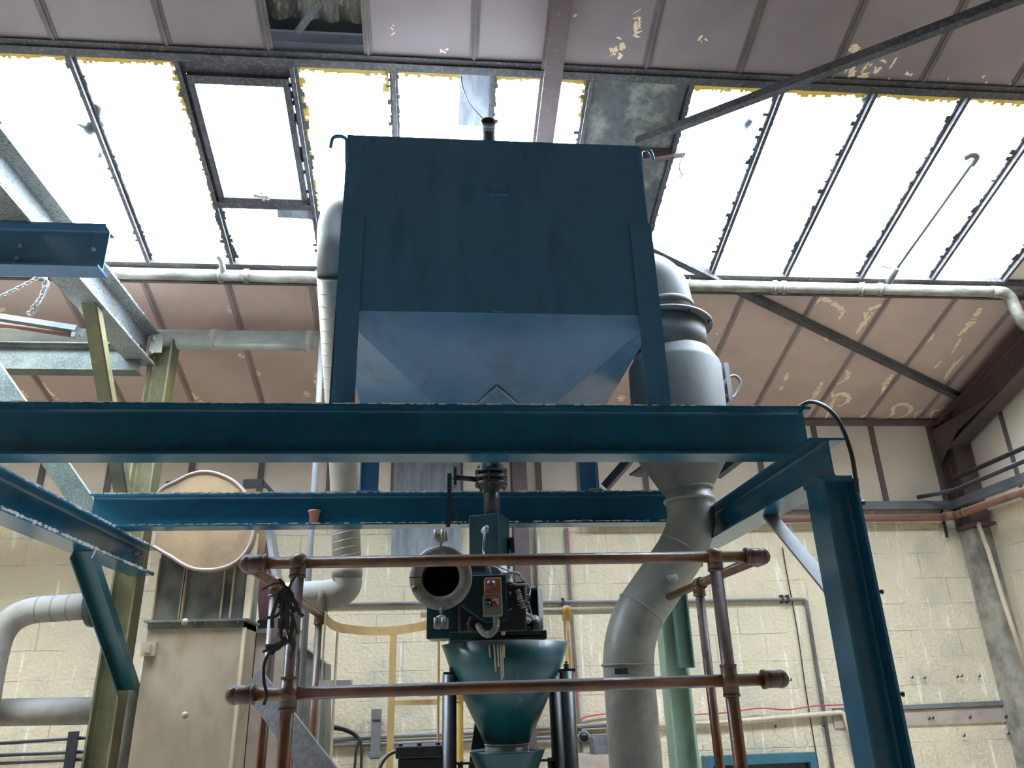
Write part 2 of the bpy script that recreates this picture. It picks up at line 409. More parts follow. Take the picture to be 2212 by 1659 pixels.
def parts(name, mb, mat, parent, join=1, **kw):      # every loose piece becomes a part of its own (join: pieces per part)
    find = islands(mb); order = []; grp = {}
    for k, f in enumerate(mb.f):
        r = find(f[0])
        if r not in grp: grp[r] = []; order.append(r)
        grp[r].append(k)
    out = []
    for i in range(0, len(order), join):
        m = MB(); mp = {}
        for r in order[i:i+join]:
            for k in grp[r]:
                f = []
                for v in mb.f[k]:
                    if v not in mp: mp[v] = len(m.v); m.v.append(mb.v[v])
                    f.append(mp[v])
                m.f.append(tuple(f)); m.sm.append(mb.sm[k])
        out.append(obj(name, m, mat, parent, **kw))
    return out
def struct(name, mb, mat, parent=None, label=None, **kw):
    return obj(name, mb, mat, parent, label=label, kind='structure' if parent is None else None, **kw)
EMPTIES = []
def thing(name, label, cat, group=None):
    o = bpy.data.objects.new(name, None); COL.objects.link(o); o.empty_display_size = .1
    o['label'] = label; o['category'] = cat
    if group: o['group'] = group
    EMPTIES.append(o); return o
def settle():                 # puts every empty at the base of its thing
    for e in EMPTIES:
        pts = []
        for c in e.children:
            if c.type == 'MESH': pts += [c.location+e.location+v.co for v in c.data.vertices]
        if not pts: continue
        b = Vector(((min(p.x for p in pts)+max(p.x for p in pts))/2, (min(p.y for p in pts)+max(p.y for p in pts))/2, min(p.z for p in pts)))
        d = b-e.location; e.location = b
        for c in e.children: c.location = c.location-d
def vert_down(p, z): return Vector((p.x, p.y, z))
# ================================================================== THE BUILDING
def quad_slab(x0, x1, y0, y1, o0, o1, f=rp):
    return MB().hexa([f(x0, y0, o0), f(x1, y0, o0), f(x1, y1, o0), f(x0, y1, o0)], [f(x0, y0, o1), f(x1, y0, o1), f(x1, y1, o1), f(x0, y1, o1)])
def badd(mb, x0, x1, y0, y1, z0, z1): return mb.box(((x0+x1)/2, (y0+y1)/2, (z0+z1)/2), (x1-x0, y1-y0, z1-z0))
struct('floor', badd(MB(), XL-.3, XR+.3, BACK_Y-.3, WY+.3, -.2, 0), 'concrete')
LZ = 3.17                                              # foot of the board lining on the wall
struct('wall_back', badd(MB(), XL, XR, WY, WY+.22, 0, EZ+.1), 'painted_block', keep_origin=True)
struct('wall_front_unseen', badd(MB(), XL, XR, BACK_Y-.22, BACK_Y, 0, EZ+.1), 'unseen_wall_dark', keep_origin=True)
def gable(x0, x1, mat, name, side):
    m = MB(); top = roof_z(RIDGE_Y)+.1
    pts = [Vector((x0, WY+.22, 0)), Vector((x0, WY+.22, EZ+.05)), Vector((x0, RIDGE_Y, top)), Vector((x0, BACK_Y-.22, EZ+.05)), Vector((x0, BACK_Y-.22, 0))]
    m.poly(pts, Vector((x1-x0, 0, 0)))
    return struct(name, m, mat, keep_origin=True)
gable(XL-.22, XL, 'painted_block', 'wall_left', -1)
gable(XR, XR+.22, 'painted_block', 'wall_right', 1)
# board lining of the right wall above the blockwork, with cover strips
bl = MB(); badd(bl, XR-.03, XR, -4.0, WY, 3.05, 4.0); bl.poly([Vector((XR-.03, WY, 4.0)), Vector((XR-.03, 0, 4.0)), Vector((XR-.03, 0, roof_z(0)-.02)), Vector((XR-.03, WY, roof_z(WY)-.02))], Vector((.03, 0, 0)))
rl = struct('trim_1', bl, 'wall_board', label='pale board lining high on the right gable wall')
cs = MB()
for y in (6.05, 5.45, 4.85, 4.25, 3.65, 3.05): badd(cs, XR-.045, XR-.028, y-.02, y+.02, 3.05, roof_z(y)-.03)
parts('cover_strip', cs, 'trim_brown', rl)
# board lining at the head of the back wall
bl = MB(); badd(bl, XL, XR-.03, WY-.03, WY, LZ, EZ-.01)
wl = struct('trim_2', bl, 'wall_board', label='beige board lining at the head of the back wall')
cs = MB()
for x in (-4.6, -4.0, -3.42, -2.86, -2.17, -1.57, -.97, -.4, .2, .92, 1.3, 1.92, 2.48, 3.05, 3.64, 4.23, 4.83): badd(cs, x-.025, x+.025, WY-.045, WY-.028, LZ, EZ-.02)
parts('cover_strip', cs, 'trim_brown', wl)
gb = MB(); badd(gb, -.40, .20, WY-.062, WY-.045, 2.74, EZ-.05)
obj('repair_board', gb, 'grey_board', wl, label='grey sheet patched over the lining')
ev = MB(); badd(ev, XL, XR-.05, WY-.09, WY-.03, EZ-.05, EZ-.005)
obj('eaves_batten', ev, 'trim_brown', wl)

# ---- roof lining (far slope): panels with a missing one, skylight band, lower panels
HX0, HX1, HY = -.975, -.41, 3.33
up = MB()
for x0, x1, y0, y1 in ((XL, HX0, RIDGE_Y, SKY_T), (HX0, HX1, RIDGE_Y, 2.1), (HX1, XR, RIDGE_Y, SKY_T)):
    q = quad_slab(x0, x1, y0, y1, 0, -.012); up.add(q.v, q.f)
cl = struct('ceiling', up, 'ceiling_board', keep_origin=True)
low = quad_slab(XL, XR, SKY_B+.05, WY, 0, -.012)
lo_ = obj('lower_lining', low, 'ceiling_board_low', cl, keep_origin=False, label='reddish brown roof boards below the skylights')
q = quad_slab(4.47, XR, SKY_T, SKY_B+.05, 0, -.012)
obj('end_lining', q, 'wall_board', cl, label='pale board at the right end of the skylights')
hd = quad_slab(HX0-.02, HX1+.02, HY, SKY_T, .0, -.10)
obj('hole_board', hd, 'dark_timber', cl, label='dark board at the edge of the missing panel')
# roof shell above: back cover so that only the skylights let daylight in
sh = MB()
for x0, x1, y0, y1 in ((XL-.22, XR+.22, RIDGE_Y, SKY_T-.06), (XL-.22, XR+.22, SKY_B+.02, WY+.22), (4.50, XR+.22, SKY_T-.06, SKY_B+.02)):
    q = quad_slab(x0, x1, y0, y1, -.26, -.30); sh.add(q.v, q.f)
for a, b_ in ((SKY_T-.06, SKY_T-.02), (SKY_B+.02, SKY_B+.05)):
    q = quad_slab(XL-.1, XR, a, b_, -.0, -.27); sh.add(q.v, q.f)
q = quad_slab(4.47, 4.50, SKY_T-.05, SKY_B+.05, 0, -.28); sh.add(q.v, q.f)
for x0, x1, y0, y1 in ((XL-.22, XR+.22, RIDGE_Y, NS1), (XL-.22, XR+.22, NS0, BACK_Y-.22)):
    ya, yb = sorted((y0, y1)); q = quad_slab(x0, x1, ya, yb, 0, -.08, rp2); sh.add(q.v, q.f)
obj('roof_covering', sh, 'slate', cl)
# corrugated sheet seen through the missing panel
cg = MB(); nX = 60; vs = []; fs = []
for i in range(nX+1):
    x = HX0-.25+(HX1-HX0+.5)*i/nX; o = -.13-.022*math.sin(2*math.pi*(x)/.146)
    for y in (1.6, 3.27): vs.append(rp(x, y, o))
for i in range(nX+1):
    x = HX0-.25+(HX1-HX0+.5)*i/nX; o = -.138-.022*math.sin(2*math.pi*(x)/.146)
    for y in (1.6, 3.27): vs.append(rp(x, y, o))
k = 2*(nX+1)
for i in range(nX): fs += [(2*i, 2*i+1, 2*i+3, 2*i+2), (k+2*i, k+2*i+2, k+2*i+3, k+2*i+1), (2*i+1, k+2*i+1, k+2*i+3, 2*i+3)]
cg.add(vs, fs, True)
obj('corrugated_sheet', cg, 'asbestos', cl, label='dirty corrugated roof sheet seen through the gap')
ft = MB().bar(rp(-.80, 3.28, .0), rp(-.66, 3.13, -.05), .035, .02)
obj('loose_batten', ft, 'bar_steel', cl)
# cover strips on the roof lining
def strips(xs, y0, y1, w, mat, nm, parent, o=.014):
    for x in xs:
        m = MB(); q = quad_slab(x-w/2, x+w/2, y0, y1, -.001, .006); m.add(q.v, q.f)
        q = quad_slab(x-w/7, x+w/7, y0, y1, .006, o); m.add(q.v, q.f)
        obj(nm, m, mat, parent)
strips((-3.25, -2.68, -2.12, -1.52, -.97, -.415, .185, 1.20, 1.77, 2.35, 2.93, 3.53, 4.12, 4.72), RIDGE_Y, SKY_T-.03, .05, 'trim_brown', 'cover_strip', cl)
strips((-3.95, -3.36, -2.76, -2.17, -1.57, -.96, -.36, .24, 1.2, 1.8, 2.40, 3.00, 3.62, 4.19, 4.74), SKY_B+.18, WY-.03, .05, 'trim_low', 'cover_strip', cl)
# skylight head and sill members
m = quad_slab(XL, XR, SKY_T-.045, SKY_T, 0.0, .035); q = quad_slab(XL, XR, SKY_T-.075, SKY_T-.045, -.01, .018); m.add(q.v, q.f)
struct('trim_3', m, 'bar_steel', label='dark steel member along the head of the skylights')
m = quad_slab(XL, XR, SKY_B, SKY_B+.045, -.02, .03)
struct('trim_4', m, 'bar_steel', label='dark steel sill along the foot of the skylights')
m = quad_slab(XL, XR, SKY_B+.045, SKY_B+.165, -.01, .022)
struct('trim_5', m, 'gutter', label='pale dusty ledge under the skylights')
m = quad_slab(XL, XR, SKY_B+.165, SKY_B+.185, .0, .04)
struct('trim_6', m, 'bar_steel', label='thin dark lip below the pale ledge')

# peeling patches: thin flakes of bare board
def blob(cx, cy, rx, ry, rot=0, n=26, jit=.35, f=rp, seed=0):
    rnd = random.Random(seed+int(cx*977)+int(cy*313)); pts = []
    for k in range(n):
        a = 2*math.pi*k/n; rr = 1+rnd.uniform(-jit, jit)
        u, v = rx*rr*math.cos(a), ry*rr*math.sin(a)
        pts.append((cx+u*math.cos(rot)-v*math.sin(rot), cy+u*math.sin(rot)+v*math.cos(rot)))
    return pts
def flake(mb, pts, off=.0012):
    c = (sum(p[0] for p in pts)/len(pts), sum(p[1] for p in pts)/len(pts)); n = len(pts)
    o = len(mb.v)
    mb.v += [rp(p[0], p[1], off) for p in pts]+[rp(*c, off)]+[rp(p[0], p[1], -.0005) for p in pts]
    for i in range(n):
        j = (i+1) % n; mb.f.append((o+i, o+j, o+n)); mb.f.append((o+i, o+n+1+i, o+n+1+j, o+j)); mb.sm += [False, False]
def trail(mb, px, w, seed=1, gap=.0):                  # ragged strip following pixel points on the lining
    rnd = random.Random(seed); P = [PR(*p) for p in px]; P = smoothpath(P, 10)
    L = []
    for i, p in enumerate(P):
        d = (P[min(i+1, len(P)-1)]-P[max(i-1, 0)]); d.normalize(); nrm = Vector((-d.y, d.x, 0)).normalized()
        t = i/(len(P)-1); ww = w*(.35+.65*math.sin(math.pi*min(max(t, .08), .92)))*rnd.uniform(.45, 1.35)
        L.append(((p.x+nrm.x*ww/2, p.y+nrm.y*ww/2), (p.x-nrm.x*ww/2*rnd.uniform(.6, 1.2), p.y-nrm.y*ww/2*rnd.uniform(.6, 1.2))))
    for i in range(len(L)-1):
        if rnd.random() < gap: continue
        a, b = L[i]; c, d = L[i+1]; o = len(mb.v)
        mb.v += [rp(*a, .0015), rp(*c, .0015), rp(*d, .0015), rp(*b, .0015)]; mb.f.append((o, o+1, o+2, o+3)); mb.sm.append(False)
pe = MB()
for k, (px, w, g) in enumerate([
    ([(1760, 660), (1775, 645), (1800, 655), (1820, 672), (1812, 690)], .045, .1), ([(1868, 690), (1875, 670), (1915, 655)], .05, .1),
    ([(1850, 720), (1860, 705), (1885, 675)], .045, .15), ([(2070, 725), (2095, 700), (2118, 665)], .07, .05), ([(2055, 765), (2075, 730)], .03, .3),
    ([(2000, 740), (2012, 720)], .09, 0), ([(2040, 820), (2055, 795), (2082, 768)], .05, 0), ([(2014, 800), (2032, 780)], .03, .2),
    ([(1695, 822), (1702, 805)], .055, 0), ([(1685, 842), (1690, 834)], .04, 0), ([(1755, 862), (1765, 845), (1776, 825)], .06, .1),
    ([(1808, 830), (1828, 818), (1832, 805), (1822, 798)], .045, 0), ([(1782, 905), (1792, 885), (1800, 865), (1812, 850), (1832, 855), (1830, 868), (1810, 878)], .055, 0),
    ([(1798, 845), (1802, 862)], .05, 0), ([(1905, 855), (1912, 830), (1928, 808)], .06, .05), ([(1857, 903), (1875, 893), (1888, 882)], .05, .1),
    ([(1890, 905), (1915, 902), (1928, 895), (1930, 880), (1950, 872), (1968, 880), (1962, 893), (1945, 902), (1926, 903)], .055, 0),
    ([(1975, 902), (1980, 890), (1990, 888)], .04, .2), ([(2010, 903), (2016, 888), (2032, 885), (2040, 875)], .045, .1),
    ([(1500, 670), (1512, 668), (1515, 685)], .04, .1), ([(1545, 725), (1560, 708)], .03, .4), ([(1780, 715), (1787, 738)], .035, .1),
    ([(1340, 866), (1345, 852)], .07, .1), ([(75, 812), (95, 835), (125, 862)], .06, .1), ([(35, 840), (60, 858)], .08, .1),
    ([(492, 660), (498, 675)], .04, .2), ([(402, 845), (420, 858), (437, 868)], .07, .1), ([(548, 800), (562, 812)], .07, .2), ([(515, 764), (528, 772)], .06, .1),
    ([(660, 845), (668, 860)], .06, .2), ([(683, 805), (686, 840)], .05, .2), ([(0, 665), (12, 672)], .07, .2), ([(1838, 113), (1850, 95)], .09, .05)]):
    trail(pe, px, w, k, g)
for (x, y, rx, ry, n) in ((1855, 148, .10, .035, 9), (1895, 135, .05, .02, 4), (1915, 180, .06, .03, 5), (1965, 165, .05, .03, 4), (2040, 178, .025, .03, 2), (2138, 170, .035, .02, 2), (2190, 178, .02, .02, 2),
                         (1335, 110, .035, .03, 14), (1375, 50, .02, .06, 12), (1245, 35, .015, .02, 2), (845, 68, .015, .02, 5), (960, 110, .03, .01, 4), (1522, 85, .03, .02, 5)):
    p = PR(x, y); rnd = random.Random(x)
    for k in range(n):
        flake(pe, blob(p.x+rnd.gauss(0, rx*.8), p.y+rnd.gauss(0, ry*.8), rnd.uniform(.12, .45)*rx, rnd.uniform(.12, .4)*ry+.003, rnd.uniform(0, 3), 14, .5))
obj('peeling_patch', pe, 'peel', cl, label='ragged pale patches where the roof paint has flaked off')

# ---- skylights: panes, glazing bars with ragged putty and moss
BARS = [-5.2, -4.45, -3.86, -3.25, -2.66, -2.07, -1.49, -.855, -.28, .30, .62, .89, 1.50, 2.07, 2.66, 3.27, 3.86, 4.45]
wn = 0
BLANK = {11}
for i in range(len(BARS)-1):
    wn += 1
    x0, x1 = BARS[i], BARS[i+1]
    if i in BLANK:
        m = quad_slab(x0, x1, SKY_T, SKY_B, -.004, -.014)
        w_ = struct(f'window_{wn}', m, 'dirty_sheet', label='skylight bay blanked with a dirty grey sheet')
    else:
        m = quad_slab(x0, x1, SKY_T, SKY_B, -.012, -.018)
        w_ = struct(f'window_{wn}', m, 'skylight_glass')
for i, x in enumerate(BARS[1:-1]+[4.46]):
    if abs(x-.62) < .01: continue
    m = MB(); w = .042
    q = quad_slab(x-w/2, x+w/2, SKY_T, SKY_B, -.02, -.004); m.add(q.v, q.f)
    q = quad_slab(x-.006, x+.006, SKY_T, SKY_B, -.004, .03); m.add(q.v, q.f)
    q = quad_slab(x-.012, x+.012, SKY_T, SKY_B, .024, .034); m.add(q.v, q.f)
    b = struct(f'trim_{10+i}', m, 'bar_steel', label='skylight glazing bar')
    if i > 11 and i != 14: pass
    rnd = random.Random(i*31+5); pm = MB()
    for s in (-1, 1):
        y = SKY_T+.02
        amp = .030 if s < 0 or i in (5, 6) else .012
        while y < SKY_B-.03:
            dy = rnd.uniform(.012, .035); e = rnd.random()**4*amp+.003
            q = quad_slab(min(x+s*w/2*.8, x+s*(w/2+e)), max(x+s*w/2*.8, x+s*(w/2+e)), y, y+dy, -.008, -.012); pm.add(q.v, q.f); y += dy
    obj('putty', pm, 'moss', b, label='crumbling mossy putty')
hp = MB(); rnd = random.Random(3)
x = XL
while x < 4.4:
    dx = rnd.uniform(.008, .03)
    e = .040+rnd.random()**2*.022+.006*math.sin(x*9)
    if not (.89 < x < 1.5 or -1.49 < x < -.86): 
        q = quad_slab(x, x+dx, SKY_T, SKY_T+e, -.009, -.012); hp.add(q.v, q.f)
    x += dx
for (x0, s, y0, y1) in ((-.835, 1, 3.47, 4.5), (-1.51, -1, 3.47, 4.9), (.87, -1, 3.47, 3.7), (-.31, -1, 3.47, 3.6)):
    y = y0
    while y < y1:
        dy = rnd.uniform(.01, .03); e = rnd.uniform(.006, .035)*(1.2 if y < 3.8 else .6)
        q = quad_slab(min(x0, x0+s*e), max(x0, x0+s*e), y, y+dy, -.009, -.012); hp.add(q.v, q.f); y += dy
struct('trim_40', hp, 'mossy_edge', label='yellow moss growing along the head of the skylight panes')
# opening vent in the bay left of the middle
vn = MB(); vx0, vx1, vy0, vy1 = -1.455, -.885, 3.565, 4.40
q = quad_slab(vx0-.01, vx1+.01, SKY_T, vy0-.02, -.005, -.06); vn.add(q.v, q.f)
for a, b_, c, d in ((vx0, vx1, vy0-.03, vy0+.02), (vx0, vx1, vy1-.04, vy1), (vx0, vx0+.035, vy0, vy1), (vx1-.035, vx1, vy0, vy1)):
    q = quad_slab(a, b_, c, d, -.03, .03); vn.add(q.v, q.f)
q = quad_slab(-1.48, -.86, 4.405, 4.45, -.02, .025); vn.add(q.v, q.f)
v_ = struct('window_30', vn, 'bar_steel', label='opening skylight vent with a dark steel frame')
ct = MB(); p = PR(565, 418, .045)
ct.tube([p+Vector((-.045, .01, 0)), p+Vector((-.02, 0, -.02)), p+Vector((.02, 0, -.02)), p+Vector((.05, .01, 0))], .013, 10, .02); ct.tube([p+Vector((0, -.02, 0)), p+Vector((0, .06, -.01))], .009, 8)
ct.ball(p+Vector((-.035, .0, -.01)), .02); ct.ball(p+Vector((.035, .02, -.01)), .022)
obj('catch', ct, 'clay_dust', v_, label='dust covered window catch')
for nm, px in (('board', ((993, 160), (1066, 163), (1062, 275), (990, 270))), ('board', ((597, 428), (668, 430), (676, 474), (600, 470)))):
    P = [PR(*p, .012) for p in px]; m = MB().poly(P, ROOFN*.006)
    o = obj('cover_board', m, 'grey_board')
    o['category'] = 'board'
    o['label'] = 'grey board taped over part of the pane above the hopper pipe' if px[0][0] > 900 else 'small grey board in the pane under the opening vent'
# leaves and moss clumps lying on the glass
def clump(name, px, r, label, seed, mat='moss', cat='moss clump', group=None):
    rnd = random.Random(seed); m = MB()
    for k in range(9):
        p = PR(px[0]+rnd.gauss(0, r*.5), px[1]+rnd.gauss(0, r*.55), -.03)
        pts = blob(p.x, p.y, rnd.uniform(.3, .8)*r/330, rnd.uniform(.3, .8)*r/330, 0, 12, .4)
        m.poly([rp(a, b, -.02) for a, b in pts], ROOFN*.012)
    o = obj(name, m, mat); o['label'] = label; o['category'] = cat
    if group: o['group'] = group
clump('moss_clump', (202, 225), 14, 'dark rounded moss clump on the glass, upper one by the left glazing bar', 1)
clump('moss_clump', (205, 268), 16, 'dark straggling moss clump on the glass, lower one by the left glazing bar', 2)
clump('moss_clump', (218, 330), 7, 'small dark moss scrap left of the bar below two bigger clumps', 3)
clump('moss_clump', (1613, 262), 10, 'dark scrap of debris on the glass left of the diagonal tie', 4)
clump('moss_clump', (1875, 215), 12, 'curled dark moss by the glazing bar head on the right side', 5)
clump('moss_clump', (1642, 298), 8, 'small moss tuft against the glazing bar below the diagonal tie', 6)

# ---- rafter, column and gable portal steel (painted brown)
m = MB().ibeam(rp(.63, RIDGE_Y, .10), rp(.63, WY-.1, .10), .17, .105, up=ROOFN)
rf = struct('trim_50', m, 'roof_steel', label='brown steel rafter running up the roof in the middle')
m = MB(); m.ibeam((.72, WY-.15, 0), (.72, WY-.15, 3.9), .20, .13, up=(0, 1, 0))
struct('trim_51', m, 'roof_steel', label='brown steel column against the back wall')
m = MB().ibeam(rp(4.93, RIDGE_Y, .24), rp(4.93, WY-.1, .24), .30, .17, up=ROOFN)
m.poly([Vector((4.85, WY-.05, 3.55)), Vector((4.85, WY-.4, 3.78)), Vector((4.85, WY-1.0, roof_z(WY-1.0)-.38)), Vector((4.85, WY-.05, 3.9))], Vector((.012, 0, 0)))
struct('trim_52', m, 'roof_steel', label='brown steel rafter along the right gable wall')
m = MB().ibeam((4.95, WY-.16, 2.9), (4.95, WY-.16, 4.0), .24, .18, up=(0, 1, 0)); m.box((4.95, WY-.2, 2.92), (.20, .26, .03))
for z in (3.1, 3.3): m.bolt((4.93, WY-.3, z), (0, -1, 0), .012, .02)
struct('trim_53', m, 'roof_steel', label='brown steel column in the right rear corner')
m = MB(); badd(m, 4.90, XR, WY-.20, WY, 0, 2.9)
struct('trim_54', m, 'render_stained', label='stained rendered casing round the foot of the corner column')
# diagonal ties under the roof
def tie(name, a, b, w, label, up=(0, 0, 1)):
    m = MB().angle(a, b, w, w, .007, up=up); m.prof([(-.001, 0), (w, 0), (w, -.005), (-.001, -.005)], a, b, up)
    o = obj(name, m, 'bar_steel'); o['label'] = label; o['category'] = 'roof brace'; o['group'] = 'diagonal roof braces'
tie('roof_brace', PR(1395, 528, .06), PR(2080, 862, .07), .055, 'steel diagonal brace falling right under the reddish boards to the corner')
a = PR(1372, 309, .06); b = PY(2225, -14, 2.3)
tie('roof_brace', a, a+(b-a)*1.25, .044, 'dark diagonal brace rising across the skylights to the top right corner')
# gutter pipe under the skylights
m = MB(); a = PR(0, 572, .11); z = 4.445
m.tube([(XL+.3, 4.95, z), (-1.40, 4.95, z)], .042, 16); m.tube([(-1.42, 4.95, z), (4.36, 4.95, z)], .044, 16)
e = Vector((4.48, 4.95, z)); m.tube([(4.34, 4.95, z), (4.50, 4.96, z), (4.56, 5.0, z-.22), (4.75, 5.1, z-.27)], .047, 16, .09)
gp = obj('drain_pipe', m, 'gutter'); gp['label'] = 'long dusty pipe slung along the foot of the skylights'; gp['category'] = 'pipe'
cm = MB()
for x in (-1.58, -1.40, 2.55, 2.62, 3.25, 3.40): cm.tube([(x, 4.95, z), (x+.03, 4.95, z)], .052, 16)
parts('coupling', cm, 'gutter', gp)
hk = MB()
for x in (-2.4, -.9, 1.9, 3.3): hk.tube([(x, 4.95, z-.05), (x, 4.95, z+.09)], .006, 6)
parts('hanger', hk, 'galv', gp)
# stand pipes with curled ends reaching up the glass
m = MB(); pts = [PR(1922, 606, .07), PR(1940, 575, .07), PR(2100, 352, .07)]
m.tube(pts, .013, 10); m.tube([PR(1920, 610, .08), PR(1938, 578, .08)], .024, 10)
m.tube([PR(2098, 356, .07), PR(2112, 338, .07), PR(2100, 332, .07), PR(2082, 342, .07)], .022, 12, .04)
m.tube([PR(1903, 575, .06), PR(1932, 580, .06)], .005, 6)
o = obj('vent_pipe', m, 'grey_trunk'); o['label'] = 'thin pipe with curled end standing up across the right skylight'; o['category'] = 'pipe'
m = MB(); m.tube([PR(482, 585, .09), PR(478, 560, .07), PR(470, 550, .07)], .022, 12, .03); m.tube([PR(450, 546, .05), PR(472, 547, .05)], .005, 6)
o = obj('vent_pipe', m, 'clay_dust'); o['label'] = 'short dusty stub pipe at the foot of the left skylight'; o['category'] = 'pipe'

# ---- services on the back wall
def wall_pts(px, off): return [PY(x, y, WY-off) for x, y in px]
def wtube(name, px, r, mat, label, cat, off=.03, group=None, bend=.04, smooth=False, parent=None):
    pts = wall_pts(px, off)
    if smooth: pts = smoothpath(pts, 8); bend = 0
    m = MB().tube(pts, r, 10, bend)
    o = obj(name, m, mat, parent)
    if parent is None:
        o['label'] = label; o['category'] = cat
        if group: o['group'] = group
    return o
pz = PY(1700, 1094, WY-.06).z
m = MB(); m.bar((1.35, WY-.06, pz), (4.85, WY-.06, pz), .06, .075); m.bar((4.87, WY-.06, pz), (4.87, 3.2, pz+.02), .06, .075)
o = obj('cable_trunking', m, 'grey_trunk'); o['label'] = 'dark grey trunking along the back wall turning onto the right wall'; o['category'] = 'trunking'
pz2 = PY(1700, 1121, WY-.09).z
m = MB().tube([(1.3, WY-.09, pz2), (4.78, WY-.09, pz2), (4.78, 3.2, pz2)], .034, 14, .12)
o = obj('copper_pipe', m, 'copper'); o['label'] = 'orange brown pipe under the grey trunking round the corner'; o['category'] = 'pipe'
cc = MB(); cc.tube([(4.70, WY-.13, pz2), (4.76, WY-.2, pz2)], .04, 12); cc.tube([(4.78, WY-.30, pz2), (4.78, WY-.36, pz2)], .04, 12)
parts('coupling', cc, 'copper', o)
m = MB().tube([(4.76, WY-.3, pz+.19), (4.76, 3.2, pz+.23)], .02, 10); m.tube([(4.5, WY-.1, pz+.07), (4.74, WY-.3, pz+.08), (4.74, 3.2, pz+.13)], .02, 10, .1)
o = obj('corner_conduit', m, 'dark_steel'); o['label'] = 'pair of dark conduits along the right wall above the trunking'; o['category'] = 'conduit'
m = MB().bar(PY(2033, 1098, WY-.05), PY(2046, 1161, WY-.05), .025, .01, (0, 1, 0))
o = obj('bracket_strap', m, 'dark_steel'); o['label'] = 'dark flat strap hanging on the wall below the grey trunking'; o['category'] = 'strap'
wtube('corner_pipe', [(2112, 1128), (2135, 1190), (2168, 1300), (2222, 1460)], .020, 'cream_steel', 'cream pipe running down beside the right corner', 'pipe', .32)
wtube('conduit', [(640, 1307), (905, 1303), (1440, 1299), (1741, 1294), (1802, 1680)], .016, 'cable_grey', 'grey conduit across the wall turning down right of the handrail', 'conduit', .03)
sp = MB()
for x, y in ((1689, 1294), (1701, 1294), (1216, 1301)):
    p = PY(x, y, WY-.03); o = obj('conduit_clip', MB().box(p+Vector((0, .005, 0)), (.02, .05, .07)), 'dark_steel')
    o['label'] = {1689: 'left one of the paired dark clips on the grey conduit, right side', 1701: 'right one of the paired dark clips on the grey conduit', 1216: 'dark clip on the conduit behind the machine'}[x]; o['category'] = 'clip'; o['group'] = 'conduit clips'
wtube('water_pipe', [(1420, 1567), (1560, 1560), (1822, 1538), (1862, 1680)], .019, 'cream_steel', 'pale pipe crossing the wall behind the handrail and turning down', 'pipe', .04)
wtube('red_cable', [(1440, 1546), (1560, 1540), (1640, 1530), (1700, 1533), (1760, 1525), (1830, 1522)], .006, 'red_cable', 'red cable strung along the wall behind the right handrail', 'cable', .05, smooth=True)
wtube('red_cable', [(1226, 1140), (1232, 1250), (1240, 1400), (1248, 1540), (1260, 1600)], .006, 'red_cable', 'red cable running down the wall beside the black one', 'cable', .03, smooth=True)
wtube('red_cable', [(1250, 1560), (1262, 1550), (1290, 1544), (1330, 1540)], .006, 'red_cable', 'short red cable branching right beside the grey duct', 'cable', .03, smooth=True)
wtube('black_cable', [(1222, 1140), (1228, 1220), (1236, 1350), (1246, 1480), (1254, 1659)], .014, 'cable_grey', 'dark grey cable running down the wall behind the machine', 'cable', .025, smooth=True)
wtube('wall_conduit', [(1156, 1140), (1160, 1260), (1172, 1500)], .012, 'cable_grey', 'thin grey conduit right of the brown wall column', 'conduit', .03)
o = wtube('thin_cable', [(1690, 1182), (1700, 1240), (1722, 1360), (1742, 1500), (1768, 1659)], .005, 'rubber', 'thin dark cable hanging down the wall left of the green column', 'cable', .02, smooth=True)
wtube('lower_conduit', [(690, 1600), (860, 1590), (1000, 1584), (1330, 1565)], .018, 'cable_grey', 'upper of two conduits low on the wall behind the hoop ladder', 'conduit', .04, 'low wall conduits')
wtube('lower_conduit', [(690, 1612), (860, 1606), (1000, 1600), (1330, 1588)], .014, 'cable_grey', 'lower of two conduits low on the wall behind the hoop ladder', 'conduit', .04, 'low wall conduits')
m = MB(); p = PY(812, 1585, WY-.07); m.box(p, (.075, .02, .36)); m.box(p+Vector((0, -.01, .14)), (.08, .03, .07)); m.box(p+Vector((0, -.02, -.15)), (.11, .03, .04))
o = obj('pipe_bracket', m, 'cable_grey'); o['label'] = 'upright metal bracket clamping the conduits left of the motor'; o['category'] = 'bracket'
wtube('hanging_cable', [(700, 1568), (730, 1570), (760, 1580), (775, 1595), (770, 1620), (765, 1670)], .010, 'rubber', 'black cable drooping over the low conduits, outer loop', 'cable', .08, 'drooping black cables', smooth=True)
wtube('hanging_cable', [(700, 1574), (735, 1576), (765, 1588), (780, 1605), (780, 1670)], .010, 'rubber', 'black cable drooping over the low conduits, inner loop', 'cable', .06, 'drooping black cables', smooth=True)
